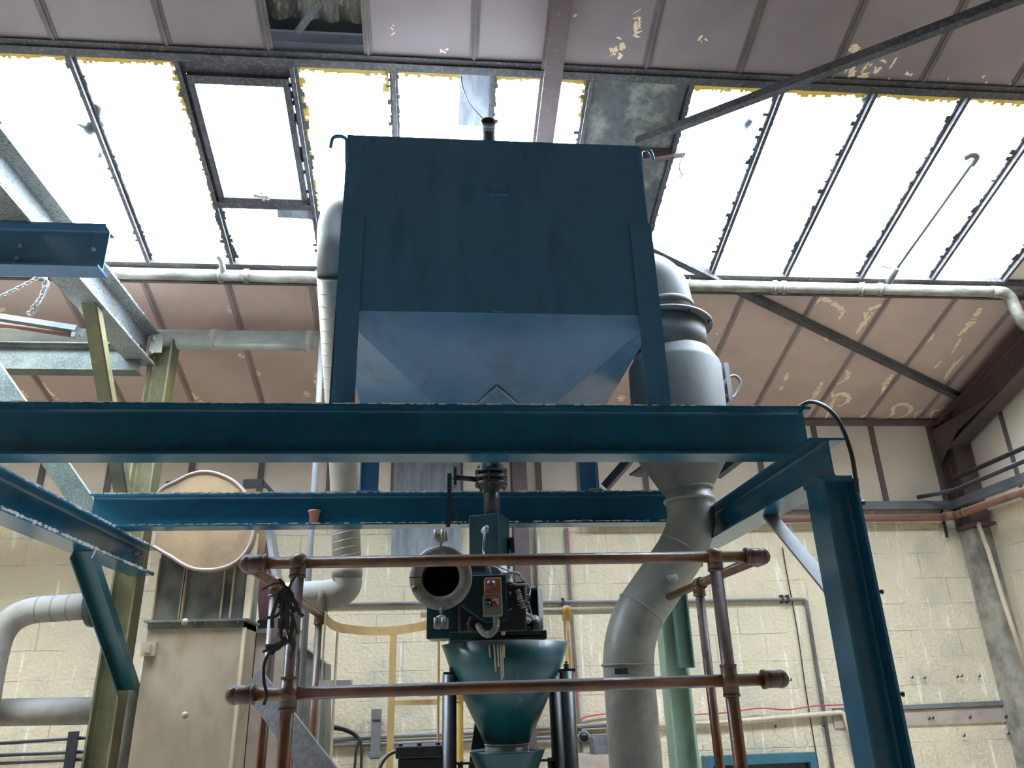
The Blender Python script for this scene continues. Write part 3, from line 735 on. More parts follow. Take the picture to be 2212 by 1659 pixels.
# timber and render bands low on the right
m = MB(); p0 = PY(1800, 1535, WY-.02); p1 = PY(2222, 1500, WY-.02); m.bar(p0, (XR, WY-.02, p0.z+.02), .03, .035)
o = obj('wall_batten', m, 'grey_trunk'); o['label'] = 'grey batten along the wall low on the right'; o['category'] = 'batten'
m = MB(); m.bar(Vector((PY(1800, 1562, WY).x, WY-.008, PY(1800, 1556, WY).z)), (XR, WY-.008, PY(1800, 1556, WY).z+.0), .016, .12)
o = obj('wall_board_strip', m, 'casing_pink'); o['label'] = 'pinkish board band along the wall under the grey batten'; o['category'] = 'board'
hk = MB(); rnd = random.Random(9)
for (x, y) in ((1673, 1570), (1776, 1569), (2005, 1553), (2013, 1552), (2093, 1550), (2170, 1549), (2080, 1590), (2175, 1586), (1968, 1465), (1995, 1466), (2066, 1463), (2075, 1462), (2113, 1462), (1706, 1470)):
    p = PY(x, y, WY-.012); o = obj('wall_hook', MB().tube([p, p+Vector((0, -.03, 0)), p+Vector((0, -.03, .02))], .006, 6), 'black')
    row, lab = ('upper', 'small dark hook in the row above the grey batten, right part of the wall') if y < 1500 else (('board', 'small dark hook on the pinkish board strip low at the right') if x > 1900 else ('lower', 'small dark hook under the pale water pipe on the wall'))
    if x == 1706: row, lab = 'single', 'single dark peg in the wall just right of the mid handrail end'
    if y > 1580: row, lab = 'low', 'small dark hook below the pinkish board strip at the lower right'
    o['label'] = lab; o['category'] = 'hook'; o['group'] = 'wall hooks, '+row
m = MB(); p = PY(2163, 1356, WY-.01); m.box(p, (.05, .03, .11))
o = obj('wall_socket', m, 'black'); o['label'] = 'small black box fixed near the right corner'; o['category'] = 'box'
# blue door frame at the lower right
p0 = PY(1520, 1640, WY-.06); p1 = PY(1758, 1630, WY-.06); zt = (p0.z+p1.z)/2+.02
m = MB(); badd(m, p0.x, p1.x, WY-.10, WY, zt-.07, zt); badd(m, p0.x, p0.x+.06, WY-.10, WY, 0, zt-.07); badd(m, p1.x-.06, p1.x, WY-.10, WY, 0, zt-.07)
d_ = struct('door_1', m, 'blue_frame', label='blue painted door frame low on the back wall')
m = MB(); badd(m, p0.x+.06, p1.x-.06, WY-.05, WY-.02, 0, zt-.07); obj('door_leaf', m, 'dark_glass', d_)
# ledge with odds and ends beside the grey duct
p0 = PY(1247, 1632, WY-.3); p1 = PY(1330, 1632, WY-.3)
m = MB(); badd(m, p0.x, p1.x+.25, WY-.36, WY, p0.z-.16, p0.z)
o = obj('wall_ledge', m, 'casing_pink'); o['label'] = 'pinkish boxed ledge on the wall behind the black legs'; o['category'] = 'ledge'
m = MB(); a, b = PY(1286, 1628, WY-.3), PY(1330, 1628, WY-.3); zz = p0.z
m.box(((a.x+b.x)/2, WY-.2, zz+.012), (b.x-a.x, .2, .02)); m.box((a.x, WY-.2, zz+.06), (.012, .2, .12)); m.box((b.x, WY-.2, zz+.06), (.012, .2, .12)); m.box(((a.x+b.x)/2, WY-.11, zz+.06), (b.x-a.x, .012, .12)); m.box(((a.x+b.x)/2, WY-.3, zz+.03), (b.x-a.x, .012, .06))
o = obj('wire_tray', m, 'cable_grey'); o['label'] = 'small grey tray standing on the wall ledge'; o['category'] = 'tray'
p = PY(1262, 1591, WY-.05)
t = thing('alarm_bell', 'round black alarm sounder with white rim on the wall', 'alarm')
obj('rim', MB().lathe([(.045, 0), (.045, .03), (.036, .03), (.036, 0)], p, (-.3, -1, 0), 24, closed=True), 'galv', t); obj('body', MB().lathe([(.036, 0), (.036, .035), (.02, .05), (.0, .055)], p, (-.3, -1, 0), 24), 'black', t)
# ================================================================== STEEL PLATFORM FRAME AND HOPPER
paint('dust', (.50, .47, .42), (.36, .34, .31), rough=.95, bump=.5)
def fringe(p0, p1, parent, h=.005, out=(0, -1, 0), amt=.8, seed=0):       # settled dust hanging over a flange edge
    p0 = Vector(p0); p1 = Vector(p1); L = (p1-p0).length; d = (p1-p0)/L; rnd = random.Random(seed+int(L*100)); m = MB(); t_ = 0; o = Vector(out)*.003
    while t_ < L:
        w = rnd.uniform(.006, .03)
        if rnd.random() < amt:
            hh = h*rnd.uniform(.4, 1.3); a = p0+d*t_; b = p0+d*min(L, t_+w); u = Vector((0, 0, hh)); k = Vector((0, 0, -hh*rnd.uniform(.1, .9)))
            m.hexa([a+k, b+k, b+k-o*3, a+k-o*3], [a+u+o, b+u+o, b+u-o*3, a+u-o*3])
        t_ += w
    return obj('dust_fringe', m, 'dust', parent)
def single(name, mb, mat, label, cat, group=None, bevel=0):
    return obj(name, mb, mat, None, label, cat, group, None, bevel)
SB_T, SB_B = 2.577, 2.400
m = MB().ibeam((-4.4, 3.25, 2.687), (1.71, 3.25, 2.687), .230, .13, .008, .012, .014)
m.box((1.70, 3.25, 2.79), (.03, .15, .012))
t = thing('steel_beam', 'dark green beam spanning in front below the big hopper', 'beam'); obj('beam_body', m, 'dark_green', t); fringe((-2.3, 3.185, 2.802), (1.71, 3.185, 2.802), t, .003, amt=.6)
t = thing('steel_beam', 'dark green rear beam behind the valve carrying the small brown pot', 'beam')
obj('beam_body', MB().ibeam((-2.06, 4.73, 2.677), (1.74, 4.73, 2.677), .20, .13, .008, .011, .014), 'dark_green', t)
fringe((-2.06, 4.665, 2.778), (1.72, 4.665, 2.778), t, .006); fringe((-2.06, 4.665, 2.577+.011), (1.6, 4.665, 2.577+.011), t, .004, amt=.6)
sc = MB(); sc.box((.92, 4.69, SB_T+.012+.006), (.06, .03, .008)); sc.bar((.78, 4.69, SB_T+.014), (.86, 4.68, SB_T+.02), .02, .005); sc.bar((.95, 4.69, 2.785), (1.03, 4.68, 2.79), .1, .008)
parts('steel_scrap', sc, 'galv', t)
t = thing('steel_beam', 'green side beam sloping away on the right over the near column', 'beam')
obj('beam_body', MB().ibeam((1.65, 2.97, (SB_T+SB_B)/2), (1.65, 5.35, (SB_T+SB_B)/2), SB_T-SB_B, .156, .008, .011, .012), 'frame_green' if 0 else 'dark_green', t)
t = thing('steel_beam', 'green side beam running away at the left edge below the front beam', 'beam')
obj('beam_body', MB().ibeam((-1.962, 1.6, (SB_T+SB_B)/2), (-1.962, 5.40, (SB_T+SB_B)/2), SB_T-SB_B, .156, .008, .011, .012), 'dark_green', t)
fringe((-1.884, 1.6, SB_T), (-1.884, 5.40, SB_T), t, .007, (1, 0, 0)); fringe((-1.884, 1.6, SB_B+.011), (-1.884, 5.40, SB_B+.011), t, .009, (1, 0, 0), .95)
bo = MB()
for y in (5.22, 5.30):
    for z in (2.44, 2.52): bo.bolt((-1.958, y, z), (1, 0, 0), .014, .02)
parts('bolt', bo, 'galv', t)
# columns
def column(name, cx, cy, z1, hx, wy, mat, label, z0=0):
    return single(name, MB().ibeam((cx, cy, z0), (cx, cy, z1), hx, wy, .010, .014, .014, up=(1, 0, 0)), mat, label, 'column')
t = thing('steel_column', 'dark green near column standing at the right under the side beam', 'column')
obj('column_body', MB().ibeam((1.675, 3.055, 0), (1.675, 3.055, SB_B-.012), .154, .152, .009, .012, .012, up=(1, 0, 0)), 'dark_green', t)
obj('cap_plate', MB().box((1.675, 3.055, SB_B-.006), (.165, .165, .012)), 'dark_green', t)
for z in (2.30, 1.94, 1.56):
    obj('bolt_head', MB().lathe([(.006, 0), (.006, .018), (.011, .018), (.011, .026)], (1.750, 3.0, z), (1, -.2, 0), 10), 'dark_steel', t)
column('steel_column', 1.569, 5.275, SB_B, .154, .152, 'pale_green', 'pale green rear column lit by the skylights behind the grey duct')
t = thing('steel_column', 'tall weathered column at the left reaching up past both beams', 'column')
obj('column_body', MB().ibeam((-2.07, 5.475, 0), (-2.07, 5.475, 4.15), .158, .152, .009, .013, .012, up=(1, 0, 0)), 'frame_cream', t)
# braces
a = PZ(1664, 1116, SB_B); b = PY(1766, 1290, 3.16); b.x = a.x
single('knee_brace', MB().bar(a, Vector((1.655, 3.14, b.z)), .012, .075, (1, 0, 0)), 'worn_plate', 'flat pale brace from the right side beam to the near column', 'brace')
a = PZ(1512, 1215, SB_B); b = PY(1476, 1443, 5.17)
b.x = a.x = 1.61
single('knee_brace', MB().channel(a, b, .10, .05, .008, (1, 0, 0), -1), 'mid_green', 'pale green channel brace joining the rear column behind the handrail', 'brace')
a = Vector((-1.93, 4.43, 2.40)); b = Vector((-1.93, 5.43, 1.70))
m = MB().channel(a, b, .12, .06, .008, (1, 0, 0), -1)
single('knee_brace', m, 'teal', 'teal channel brace under the left side beam', 'brace')

# hopper
HX = (-.485, 1.065); HYY = (3.252, 4.75); HZ = (3.295, 4.322)
t = thing('feed_hopper', 'big dark green square hopper with tapered bottom on four legs', 'hopper')
m = MB(); badd(m, HX[0], HX[1], HYY[0], HYY[1], HZ[0], HZ[1])
obj('body', m, 'hopper_green', t)
oc = (.285, 4.0); oh = .085
top = [Vector((HX[0], HYY[0], HZ[0])), Vector((HX[1], HYY[0], HZ[0])), Vector((HX[1], HYY[1], HZ[0])), Vector((HX[0], HYY[1], HZ[0]))]
bot = [Vector((oc[0]-oh, oc[1]-oh, 2.85)), Vector((oc[0]+oh, oc[1]-oh, 2.85)), Vector((oc[0]+oh, oc[1]+oh, 2.85)), Vector((oc[0]-oh, oc[1]+oh, 2.85))]
obj('cone', MB().hexa(bot, top), 'hopper_green', t, label='tapered bottom of the hopper')
for (x, sx, z1, y, sy, zb) in ((HX[0]-.002, 1, 3.825, 3.243, 1, 2.803), (HX[1]+.012, -1, 3.82, 3.243, 1, 2.803), (HX[0]-.002, 1, 3.7, 4.76, -1, 2.777), (HX[1]-.04, -1, 3.7, 4.76, -1, 2.777)):
    w = .112
    q = [Vector((x, y, zb)), Vector((x+sx*w, y, zb)), Vector((x+sx*w, y+sy*.008, zb)), Vector((x+sx*.008, y+sy*.008, zb)), Vector((x+sx*.008, y+sy*w*0+sy*.008, zb)), Vector((x, y+sy*.008, zb))]
    m = MB(); badd(m, min(x, x+sx*w), max(x, x+sx*w), min(y, y+sy*.008), max(y, y+sy*.008), zb, z1)
    badd(m, min(x, x+sx*.008)-.0, max(x, x+sx*.008), min(y, y+sy*w*.6), max(y, y+sy*w*.6), zb, HZ[0]-.0)
    m.box((x+sx*w*.5, y+sy*.05, zb+.005), (.14, .12, .01))
    lg = obj('leg', m, 'hopper_green', t)
    if sy < 0: obj('bolt_hole', MB().lathe([(.012, 0), (.012, .003)], (x+sx*w*.5, y-.008 if sy > 0 else y-.009, zb+.24), (0, -1, 0), 12), 'wall_board', lg)
m = MB(); pA = PY(1057, 388, 3.25); pB = PY(1096, 422, 3.25); m.box(((pA.x+pB.x)/2, 3.248, (pA.z+pB.z)/2), (pB.x-pA.x, .008, pA.z-pB.z)); m.box(((pA.x+pB.x)/2, 3.243, pB.z), (pB.x-pA.x+.01, .018, .008))
for dx in (.012, -.012):
    pass
for x in (pA.x+.012, pB.x-.012):
    for z in (pA.z-.012, pB.z+.014): m.bolt((x, 3.246, z), (0, -1, 0), .005, .005)
obj('cover_plate', m, 'hopper_green', t)
m = MB(); pA = PY(1062, 652, 3.25); pB = PY(1089, 674, 3.25); m.box(((pA.x+pB.x)/2, 3.248, (pA.z+pB.z)/2), (pB.x-pA.x, .006, pA.z-pB.z)); obj('cover_plate', m, 'hopper_green', t)
# square plate set diagonally on the sloping front
nrm = (bot[1]-bot[0]).cross(top[0]-bot[0]).normalized()
if nrm.y > 0: nrm = -nrm
def oncone(x, y):
    d = ray(x, y); q = top[0]; return CAM+d*(nrm.dot(q-CAM)/nrm.dot(d))
c0 = oncone(1073, 878)
e1 = (oncone(1073, 832)-c0); up_ = e1.normalized(); r_ = e1.length; sd = up_.cross(nrm)
m = MB().poly([c0+up_*r_+nrm*.001, c0+sd*r_*.9+nrm*.001, c0-up_*r_*.9+nrm*.001, c0-sd*r_*.9+nrm*.001], nrm*.010)
obj('diamond_plate', m, 'hopper_green', t, bevel=.002)
# weld bead on the diamond
m = MB().tube([c0+up_*r_+nrm*.008+(-up_*.0), c0+(sd*.9)*r_+nrm*.008], .005, 8); m.tube([c0+up_*r_+nrm*.008, c0-(sd*.9)*r_+nrm*.008], .004, 8)
parts('weld_bead', m, 'galv', t)
# lifting hooks
for pts in (((749, 352), (749, 296), (719, 293), (714, 318)), ((1386, 352), (1382, 324), (1404, 322), (1412, 348))):
    obj('lifting_hook', MB().tube([PY(*p, 3.255) for p in pts], .010, 10, .035), 'hopper_green', t)
m = MB(); m.bar(Vector((1.072, 3.30, 3.82)), Vector((1.072, 3.30, 4.30)), .008, .06, (0, 1, 0)); obj('edge_strip', m, 'galv', t, label='pale strip up the right edge')  # pale flat strip along the hopper's right edge
m = MB().tube([(.30, 3.33, 4.31), (.30, 3.33, 4.395)], .040, 24, caps=False); m.tube([(.30, 3.33, 4.395), (.30, 3.33, 4.31)], .034, 24, caps=False)
m = MB(); pb = PY(1055, 300, 3.35); pb.z = 4.31; e0 = PY(1055, 268, 3.42); m.tube([Vector((e0.x, 3.46, 4.30)), Vector((e0.x, 3.46, e0.z-.03)), e0], .039, 24, .03); ax0 = (CAM-e0).normalized()+Vector((0, 0, .9)); ax0.normalize()
m.lathe([(.039, -.03), (.041, .0), (.041, .02), (.035, .02), (.035, -.02), (0, -.02)], e0, ax0, 28)
obj('vent_stub', m, 'dark_steel', t, label='open pipe stub standing on the lid')
m = MB(); m.ball(e0+Vector((.045, -.0, .02)), .012); obj('dirt_lump', m, 'clay_dust', t)
# thin wire from the grey board to the stub
m = MB().tube(smoothpath([PR(996, 165, .02), PY(1000, 190, 3.5), PY(1015, 225, 3.42), PY(1042, 255, 3.36)], 6), .0035, 6)
single('thin_wire', m, 'rubber', 'thin wire hanging from the grey board to the stub pipe', 'wire')
# bracket and cord right of the hopper
a = PY(1395, 330, 3.9); b = PY(1478, 318, 3.9)
m = MB().channel(a+(a-b)*.6, b, .085, .05, .008, (0, 0, 1), 1)
t = thing('purlin_bracket', 'short brown channel sticking out at the top right of the hopper', 'bracket')
obj('bracket_body', m, 'roof_steel', t)
m = MB().tube(smoothpath([PY(1474, 335, 3.9), PY(1470, 350, 3.9), PY(1467, 362, 3.9), PY(1473, 378, 3.9)], 6), .004, 6); m.tube(smoothpath([PY(1473, 378, 3.9), PY(1468, 382, 3.9), PY(1476, 382, 3.9), PY(1470, 372, 3.9)], 6), .003, 6)
obj('cord', m, 'rag', t)

# ================================================================== DUCTS
YD = 4.35
def D(x, z): return Vector((x, YD, z))
t = thing('extract_duct', 'large grey metal duct behind the right hopper leg, bending down to the floor', 'duct')
obj('elbow', MB().tube([D(1.072, 4.165), D(1.30, 4.165), D(1.475, 4.10), D(1.475, 3.80)], .178, 30, .30, 12), 'duct_grey_shaded', t)
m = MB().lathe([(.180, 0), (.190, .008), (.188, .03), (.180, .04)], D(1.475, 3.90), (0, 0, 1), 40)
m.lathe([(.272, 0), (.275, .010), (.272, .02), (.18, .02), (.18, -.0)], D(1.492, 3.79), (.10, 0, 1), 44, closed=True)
parts('flange', m, 'duct_grey_shaded', t)
obj('upper_section', MB().lathe([(.238, 0), (.232, .22)], D(1.478, 3.575), (.03, 0, 1), 40), 'duct_grey_shaded', t)
m = MB()
for a in range(8):
    an = math.pi*2*a/8+.2; m.bolt((1.492+.255*math.cos(an), YD+.255*math.sin(an), 3.80-.025*math.cos(an)), (0, 0, -1), .008, .035)
parts('flange_bolt', m, 'dark_steel', t)
obj('fan_drum', MB().lathe([(.13, -.02), (.150, 0), (.27, .20), (.288, .24), (.290, .28), (.290, .78), (.284, .80), (.240, .875), (.236, .885)], D(1.475, 2.70), (0.02, 0, 1), 44), 'duct_grey_shaded', t)
m = MB().lathe([(.152, 0), (.154, .01), (.152, .02)], D(1.485, 2.70), (0, 0, 1), 36); m.lathe([(.151, 0), (.154, .01), (.151, .02)], D(1.487, 2.625), (0, 0, 1), 36)
parts('band', m, 'duct_grey', t)
path = [D(1.487, 2.72), D(1.487, 2.44), D(1.04, 1.90), D(1.025, 0.0)]
obj('lower_pipe', MB().tube(path, .138, 30, .20, 10), 'duct_grey', t)
m = MB()
def ring(c, ax, r=.140): m.lathe([(r, -.006), (r+.004, 0), (r, .006)], c, ax, 36)
dirv = (Vector(path[2])-Vector(path[1])).normalized()
ring(path[1]+dirv*.13, dirv); ring(path[2]-dirv*.15, dirv); ring(D(1.035, 1.73), (0.02, 0, 1), .142); ring(D(1.04, 2.0)-Vector((.0, 0, -10)), (0, 0, 1)) if 0 else None
parts('seam_band', m, 'duct_grey', t)
m = MB().lathe([(.034, 0), (.034, .002), (0, .002)], PY(1452, 1247, 4.212), (0, -1, .25), 24); obj('repair_patch', m, 'galv', t, label='pale round patch')
m = MB().box(PY(1342, 1450, 4.208), (.07, .004, .03)); obj('stencil_mark', m, 'dark_steel', t)
# inspection hatch with rod and looped hose on the drum
h = MB(); q0 = PY(1556, 800, 4.35); h.box(q0+Vector((.02, 0, -.10)), (.03, .12, .26)); obj('hatch', h, 'galv', t)
# brackets under the drum
m = MB(); m.angle(PY(1310, 1056, 4.71), PY(1372, 985, 4.60), .05, .05, .007); m.bar(PY(1372, 1028, 4.6), PY(1412, 1000, 4.45), .10, .01)
m.angle(PY(1545, 1032, 4.5), PY(1600, 990, 4.3), .05, .05, .007)
t = thing('duct_bracket', 'dark angle iron struts propping the duct drum off the rear beam', 'bracket'); parts('strut', m, 'dark_steel', t)
single('cable_loop', MB().tube(smoothpath([PY(1560, 880, 4.3), PY(1561, 850, 4.3), PY(1568, 822, 4.3), PY(1586, 812, 4.3), PY(1599, 825, 4.3), PY(1592, 850, 4.3), PY(1578, 862, 4.3), PY(1566, 850, 4.32), PY(1562, 820, 4.35)], 6), .010, 8), 'cable_grey', 'grey cable looped beside the duct drum', 'cable')
single('arched_cable', MB().tube(smoothpath([PY(1726, 879, 3.2), PY(1752, 868, 3.15), PY(1785, 880, 3.05), PY(1815, 915, 3.0), PY(1838, 975, 2.97), PY(1848, 1030, 2.96), PY(1853, 1065, 2.96)], 8), .0095, 10), 'rubber', 'black cable arching from the front beam over to the near column', 'cable')
# cream spiral duct on the left
t = thing('spiral_duct', 'cream spiral duct dropping on the left of the hopper and turning at the bottom', 'duct')
P0, P1, P2, P3, P4, P5 = PY(760, 452, 4.0), PY(716, 452, 4.0), PY(718, 600, 4.05), PY(744, 1040, 5.0), PY(750, 1282, 5.08), PY(640, 1290, 5.10)
P0 = Vector((-.48, P1.y, P1.z))
obj('top_elbow', MB().tube([P0, P1, P2], .088, 24, .20, 10), 'duct_cream_shaded', t)
obj('down_pipe', MB().tube([P2, P3, PY(750, 1235, 5.06)], .091, 24, .3), 'duct_cream', t)
el = obj('bottom_elbow', MB().tube([PY(750, 1235, 5.06), P4, P5, PY(600, 1292, 5.1)], .093, 24, .22, 10), 'lagging', t)
m = MB()
A_ = P2; Bv = P3; k = int((Bv-A_).length/.075)
for i in range(1, k):
    c = A_+(Bv-A_)*(i/k); ax = (Bv-A_).normalized()+Vector((.10, .0, .0)); m.lathe([(.0912, -.004), (.0935, 0), (.0912, .004)], c, ax, 24)
A_ = P3; Bv = PY(750, 1235, 5.06)
for i in range(0, 12):
    c = A_+(Bv-A_)*(i/12); ax = (Bv-A_).normalized()+Vector((.15, .0, .0)); m.lathe([(.0912, -.004), (.0935, 0), (.0912, .004)], c, ax, 24)
obj('spiral_seam', m, 'duct_cream', t)
m = MB(); c = PY(750, 1238, 5.06); m.lathe([(.094, -.03), (.099, 0), (.094, .03)], c, (0.05, 0, 1), 24); c = PY(700, 1290, 5.09); m.lathe([(.096, -.025), (.098, 0), (.096, .025)], c, (1, 0, 0.0), 24)
parts('tape_wrap', m, 'tape', t)
m = MB(); c = P0+Vector((.02, -.05, -.10)); c = Vector((-.50, 3.95, PY(728, 520, 3.95).z)); m.lathe([(.10, 0), (.10, .012), (.085, .03), (.085, 0)], c, (-1, 0, 0), 28); 
for a in range(8): m.bolt(c+Vector((-.012, .088*math.cos(a*.785), .088*math.sin(a*.785))), (-1, 0, 0), .008, .015)
obj('bolted_flange', m, 'dark_steel', t)
# thin galvanised pipe beside it
single('galvanised_pipe', MB().tube([PY(697, 690, 5.35), PY(682, 1000, 5.3), PY(672, 1150, 5.28), PY(638, 1700, 5.2)], .021, 12), 'worn_plate', 'thin galvanised pipe standing between the cream duct and the left handrail post', 'pipe')
# long dusty pipe on the left
zc = PY(345, 732, 5.5).z
t = thing('dusty_pipe', 'long thick dusty pipe running level across the upper left', 'pipe')
obj('pipe_run', MB().tube([(-5.1, 5.5, zc-.02), (-.92, 5.5, zc+.0)], .078, 24), 'dusty_white', t)
m = MB()
for px in (465, 672): 
    c = PY(px, 732, 5.5); m.lathe([(.079, -.03), (.083, 0), (.079, .03)], Vector((c.x, 5.5, zc)), (1, 0, 0), 24)
parts('pipe_joint', m, 'dusty_white', t)

# ================================================================== LEFT HAND FRAME
t = thing('steel_beam', 'weathered beam high on the left running away to the tall column', 'beam')
obj('beam_body', MB().ibeam((-2.19, .8, 4.065), (-2.19, 5.42, 4.065), .262, .17, .009, .012, .014), 'frame_speckled', t)
fringe((-2.105, 2.5, 3.945), (-2.105, 5.42, 3.945), t, .006, (1, 0, 0)); fringe((-2.105, 2.5, 4.197), (-2.105, 5.42, 4.197), t, .004, (1, 0, 0))
m = MB().box((-2.10, 5.38, 4.10), (.09, .012, .15)); m.bolt((-2.13, 5.37, 4.13), (1, -1, 0), .015, .03); m.bolt((-2.13, 5.37, 4.02), (1, -1, 0), .015, .03)
obj('end_cleat', m, 'clay_dust', t)
t = thing('steel_beam', 'dark bolted channel sticking in from the left edge under the high beam', 'beam')
obj('beam_body', MB().ibeam((-4.4, 3.60, 3.80), (-1.73, 3.60, 3.80), .255, .12, .009, .012, .014), 'dark_steel' if 0 else 'hopper_green', t)
m = MB()
for px in ((45, 533), (202, 540), (38, 560), (10, 470), (42, 470)):
    p = PY(*px, 3.588); m.bolt(p, (0, -1, 0), .011, .012)
parts('bolt', m, 'galv', t)
a = PZ(192, 655, 3.93); b = PX(262, 1075, -2.1)
m = MB(); w = Vector((.045, 0, 0)); th = Vector((0, .01, 0))
m.hexa([a-w, a+w, a+w+th, a-w+th], [b-w, b+w, b+w+th, b-w+th]); q = Vector((.009, 0, 0)); dd = Vector((0, .09, 0)); m.hexa([a+w-q, a+w, a+w+dd, a+w-q+dd], [b+w-q, b+w, b+w+dd, b+w-q+dd])
single('frame_strut', m, 'frame_cream', 'slanting angle strut under the high left beam', 'strut')
a = PY(-40, 770, 5.02); b = PY(192, 1108, 5.02)
single('frame_strut', MB().channel(a, b, .13, .06, .009, (1, 0, 1)), 'frame_green', 'diagonal channel strut falling from the left edge to the rear beam end', 'strut')
t = thing('steel_beam', 'level grey channel crossing behind the left frame under the dusty pipe', 'beam')
zf = PY(200, 770, 5.3).z
obj('beam_body', MB().ibeam((-4.8, 5.3, zf-.02), (-2.16, 5.3, zf-.02), .215, .12, .008, .011, .014), 'frame_green', t)
# light fitting on chains
t = thing('strip_light', 'dust covered strip light fitting hanging at the left edge', 'light fitting')
a = PY(-60, 680, 4.6); b = PY(172, 716, 4.6)
obj('fitting_body', MB().bar(a, b, .11, .035), 'galv', t); obj('light_tube', MB().tube([a+Vector((0, -.03, -.045)), b+Vector((-.02, -.03, -.04))], .017, 12), 'copper', t)
obj('tube_holder', MB().box(b+Vector((-.01, -.03, -.035)), (.025, .04, .05)), 'galv', t)
def chain(name, pts, r, label, mat='clay_dust'):
    P = smoothpath(pts, 8); m = MB(); acc = 0; i = 0; prev = P[0]; d = 0; k = 0
    for p in P[1:]:
        seg = (p-prev).length; d += seg
        while d > r*3.2:
            d -= r*3.2; tdir = (p-prev).normalized(); c = p-tdir*d; x, y, z = frame(tdir, (1, 0, 0)); u = x if k % 2 else y; k += 1
            ringp = [c+tdir*(math.cos(a)*r*2.2)+u*(math.sin(a)*r*1.5) for a in [2*math.pi*j/8 for j in range(9)]]
            m.tube(ringp, r*.62, 6, caps=False)
        prev = p
    o = obj(name, m, mat); o['label'] = label; o['category'] = 'chain'; return o
chain('hanging_chain', [PY(-30, 655, 4.3), PY(25, 630, 4.3), PY(60, 612, 4.3), PY(88, 598, 4.3), PY(98, 606, 4.3), PY(90, 640, 4.3), PY(72, 665, 4.3), PY(60, 682, 4.35)], .0085, 'dusty chain looped under the dark channel, down to the strip light')
single('hanging_rope', MB().tube(smoothpath([PY(88, 598, 4.28), PY(104, 610, 4.3), PY(96, 640, 4.3), PY(82, 665, 4.3), PY(68, 683, 4.35)], 6), .008, 8), 'clay_dust', 'dusty cord hanging in a loop beside the chain', 'cord')
# left lagged duct and lower duct
t = thing('lagged_duct', 'grey lagged duct with elbow at the left edge behind the teal brace', 'duct')
a, b, c, d = PY(205, 1308, 5.9), PY(10, 1322, 5.9), PY(-30, 1480, 5.9), PY(-60, 1800, 5.9)
obj('duct_run', MB().tube([a, b, c, d], .092, 24, .25, 10), 'lagging', t)
m = MB()
for i in range(1, 4): 
    q = a+(b-a)*(.10+i*.17); m.lathe([(.092, -.006), (.095, 0), (.092, .006)], q, (b-a), 24)
parts('lagging_band', m, 'tape', t)
obj('flange', MB().lathe([(.11, 0), (.145, .0), (.150, .03), (.145, .06), (.11, .06)], a-(b-a).normalized()*.03, (b-a), 28, closed=True), 'dark_steel', t)
single('lagged_duct', MB().tube([PY(-60, 1540, 6.1), PY(215, 1535, 6.1)], .09, 24), 'lagging', 'straight brownish duct low at the left edge', 'duct')
single('short_pipe', MB().tube([PY(258, 1490, 5.7), PY(292, 1508, 5.7), PY(278, 1570, 5.7), PY(262, 1700, 5.7)], .055, 16, .1), 'duct_grey', 'short grey pipe squeezed between the tall column and the elevator casing', 'pipe')
for i, (y0, y1, lab) in enumerate(((1608, 1594, 'uppermost'), (1633, 1624, 'middle'), (1650, 1640, 'lowest'))):
    single('floor_conduit', MB().tube([PY(-40, y0, 6.7), PY(175, y1, 6.7), PY(330, y1-6, 6.7)], .014, 10), 'dark_steel', f'{lab} of the three dark conduits low on the wall at the left', 'conduit', 'dark conduits at the lower left')
m = MB(); m.bar(PY(160, 1580, 6.66), PY(148, 1665, 6.66), .07, .03, (0, 1, 0)); single('conduit_bracket', m, 'dark_steel', 'dark bracket holding the conduits at the lower left', 'bracket')

# ================================================================== BUCKET ELEVATOR
t = thing('bucket_elevator', 'tall beige elevator casing with round tan head at the left', 'elevator')
EX0, EX1, EY0, EY1 = -1.84, -1.245, 5.30, 5.68
m = MB(); badd(m, EX0, EX1, EY0, EY1, 0, 2.09); obj('casing', m, 'casing', t, bevel=.004)
m = MB(); badd(m, EX0-.02, EX1+.02, EY0-.035, EY1, 2.09, 2.105); badd(m, EX0-.0, EX1+.0, EY0-.012, EY1, 2.05, 2.09)
fl = obj('casing_flange', m, 'casing_dark', t)
bo = MB()
for i in range(9): bo.bolt((EX0+.03+i*(EX1-EX0-.06)/8, EY0-.025, 2.09), (0, 0, -1), .008, .012)
parts('bolt', bo, 'casing_dark', fl)
m = MB(); badd(m, EX0+.01, EX1-.01, EY0+.03, EY1, 2.105, 2.62); obj('head_box', m, 'casing_dark', t)
m = MB()
for x in (EX0+.012, EX0+.175, EX0+.19, EX1-.16, EX1-.10): badd(m, x, x+.008, EY0+.0, EY0+.03, 2.105, 2.5)
parts('rib', m, 'casing', t)
dc = PY(434, 1126, 5.2)
outline = [(330, 1180), (338, 1120), (340, 1070), (355, 1052), (380, 1040), (405, 1027), (430, 1020), (455, 1020), (480, 1027), (505, 1040), (525, 1060), (540, 1085), (548, 1115), (547, 1150), (538, 1180), (520, 1205), (495, 1222), (465, 1230), (435, 1231), (410, 1226), (388, 1215), (370, 1203), (352, 1193)]
P = smoothpath([PY(x, y, 5.2) for x, y in outline]+[PY(*outline[0], 5.2)], 4)[:-1]
m = MB().poly(P, Vector((0, .40, 0))); obj('head_drum', m, 'drum_tan', t, label='round tan head cover')
m = MB(); m.tube(P+[P[0]], .012, 8, caps=False); obj('rim', m, 'trim_low', t)
m = MB(); badd(m, EX1-.01, EX1+.03, EY0, EY0+.05, 2.105, 2.66); badd(m, EX1-.002, EX1+.018, EY0-.01, EY0+.02, 0, 2.05); obj('edge_angle', m, 'cream_steel', t)
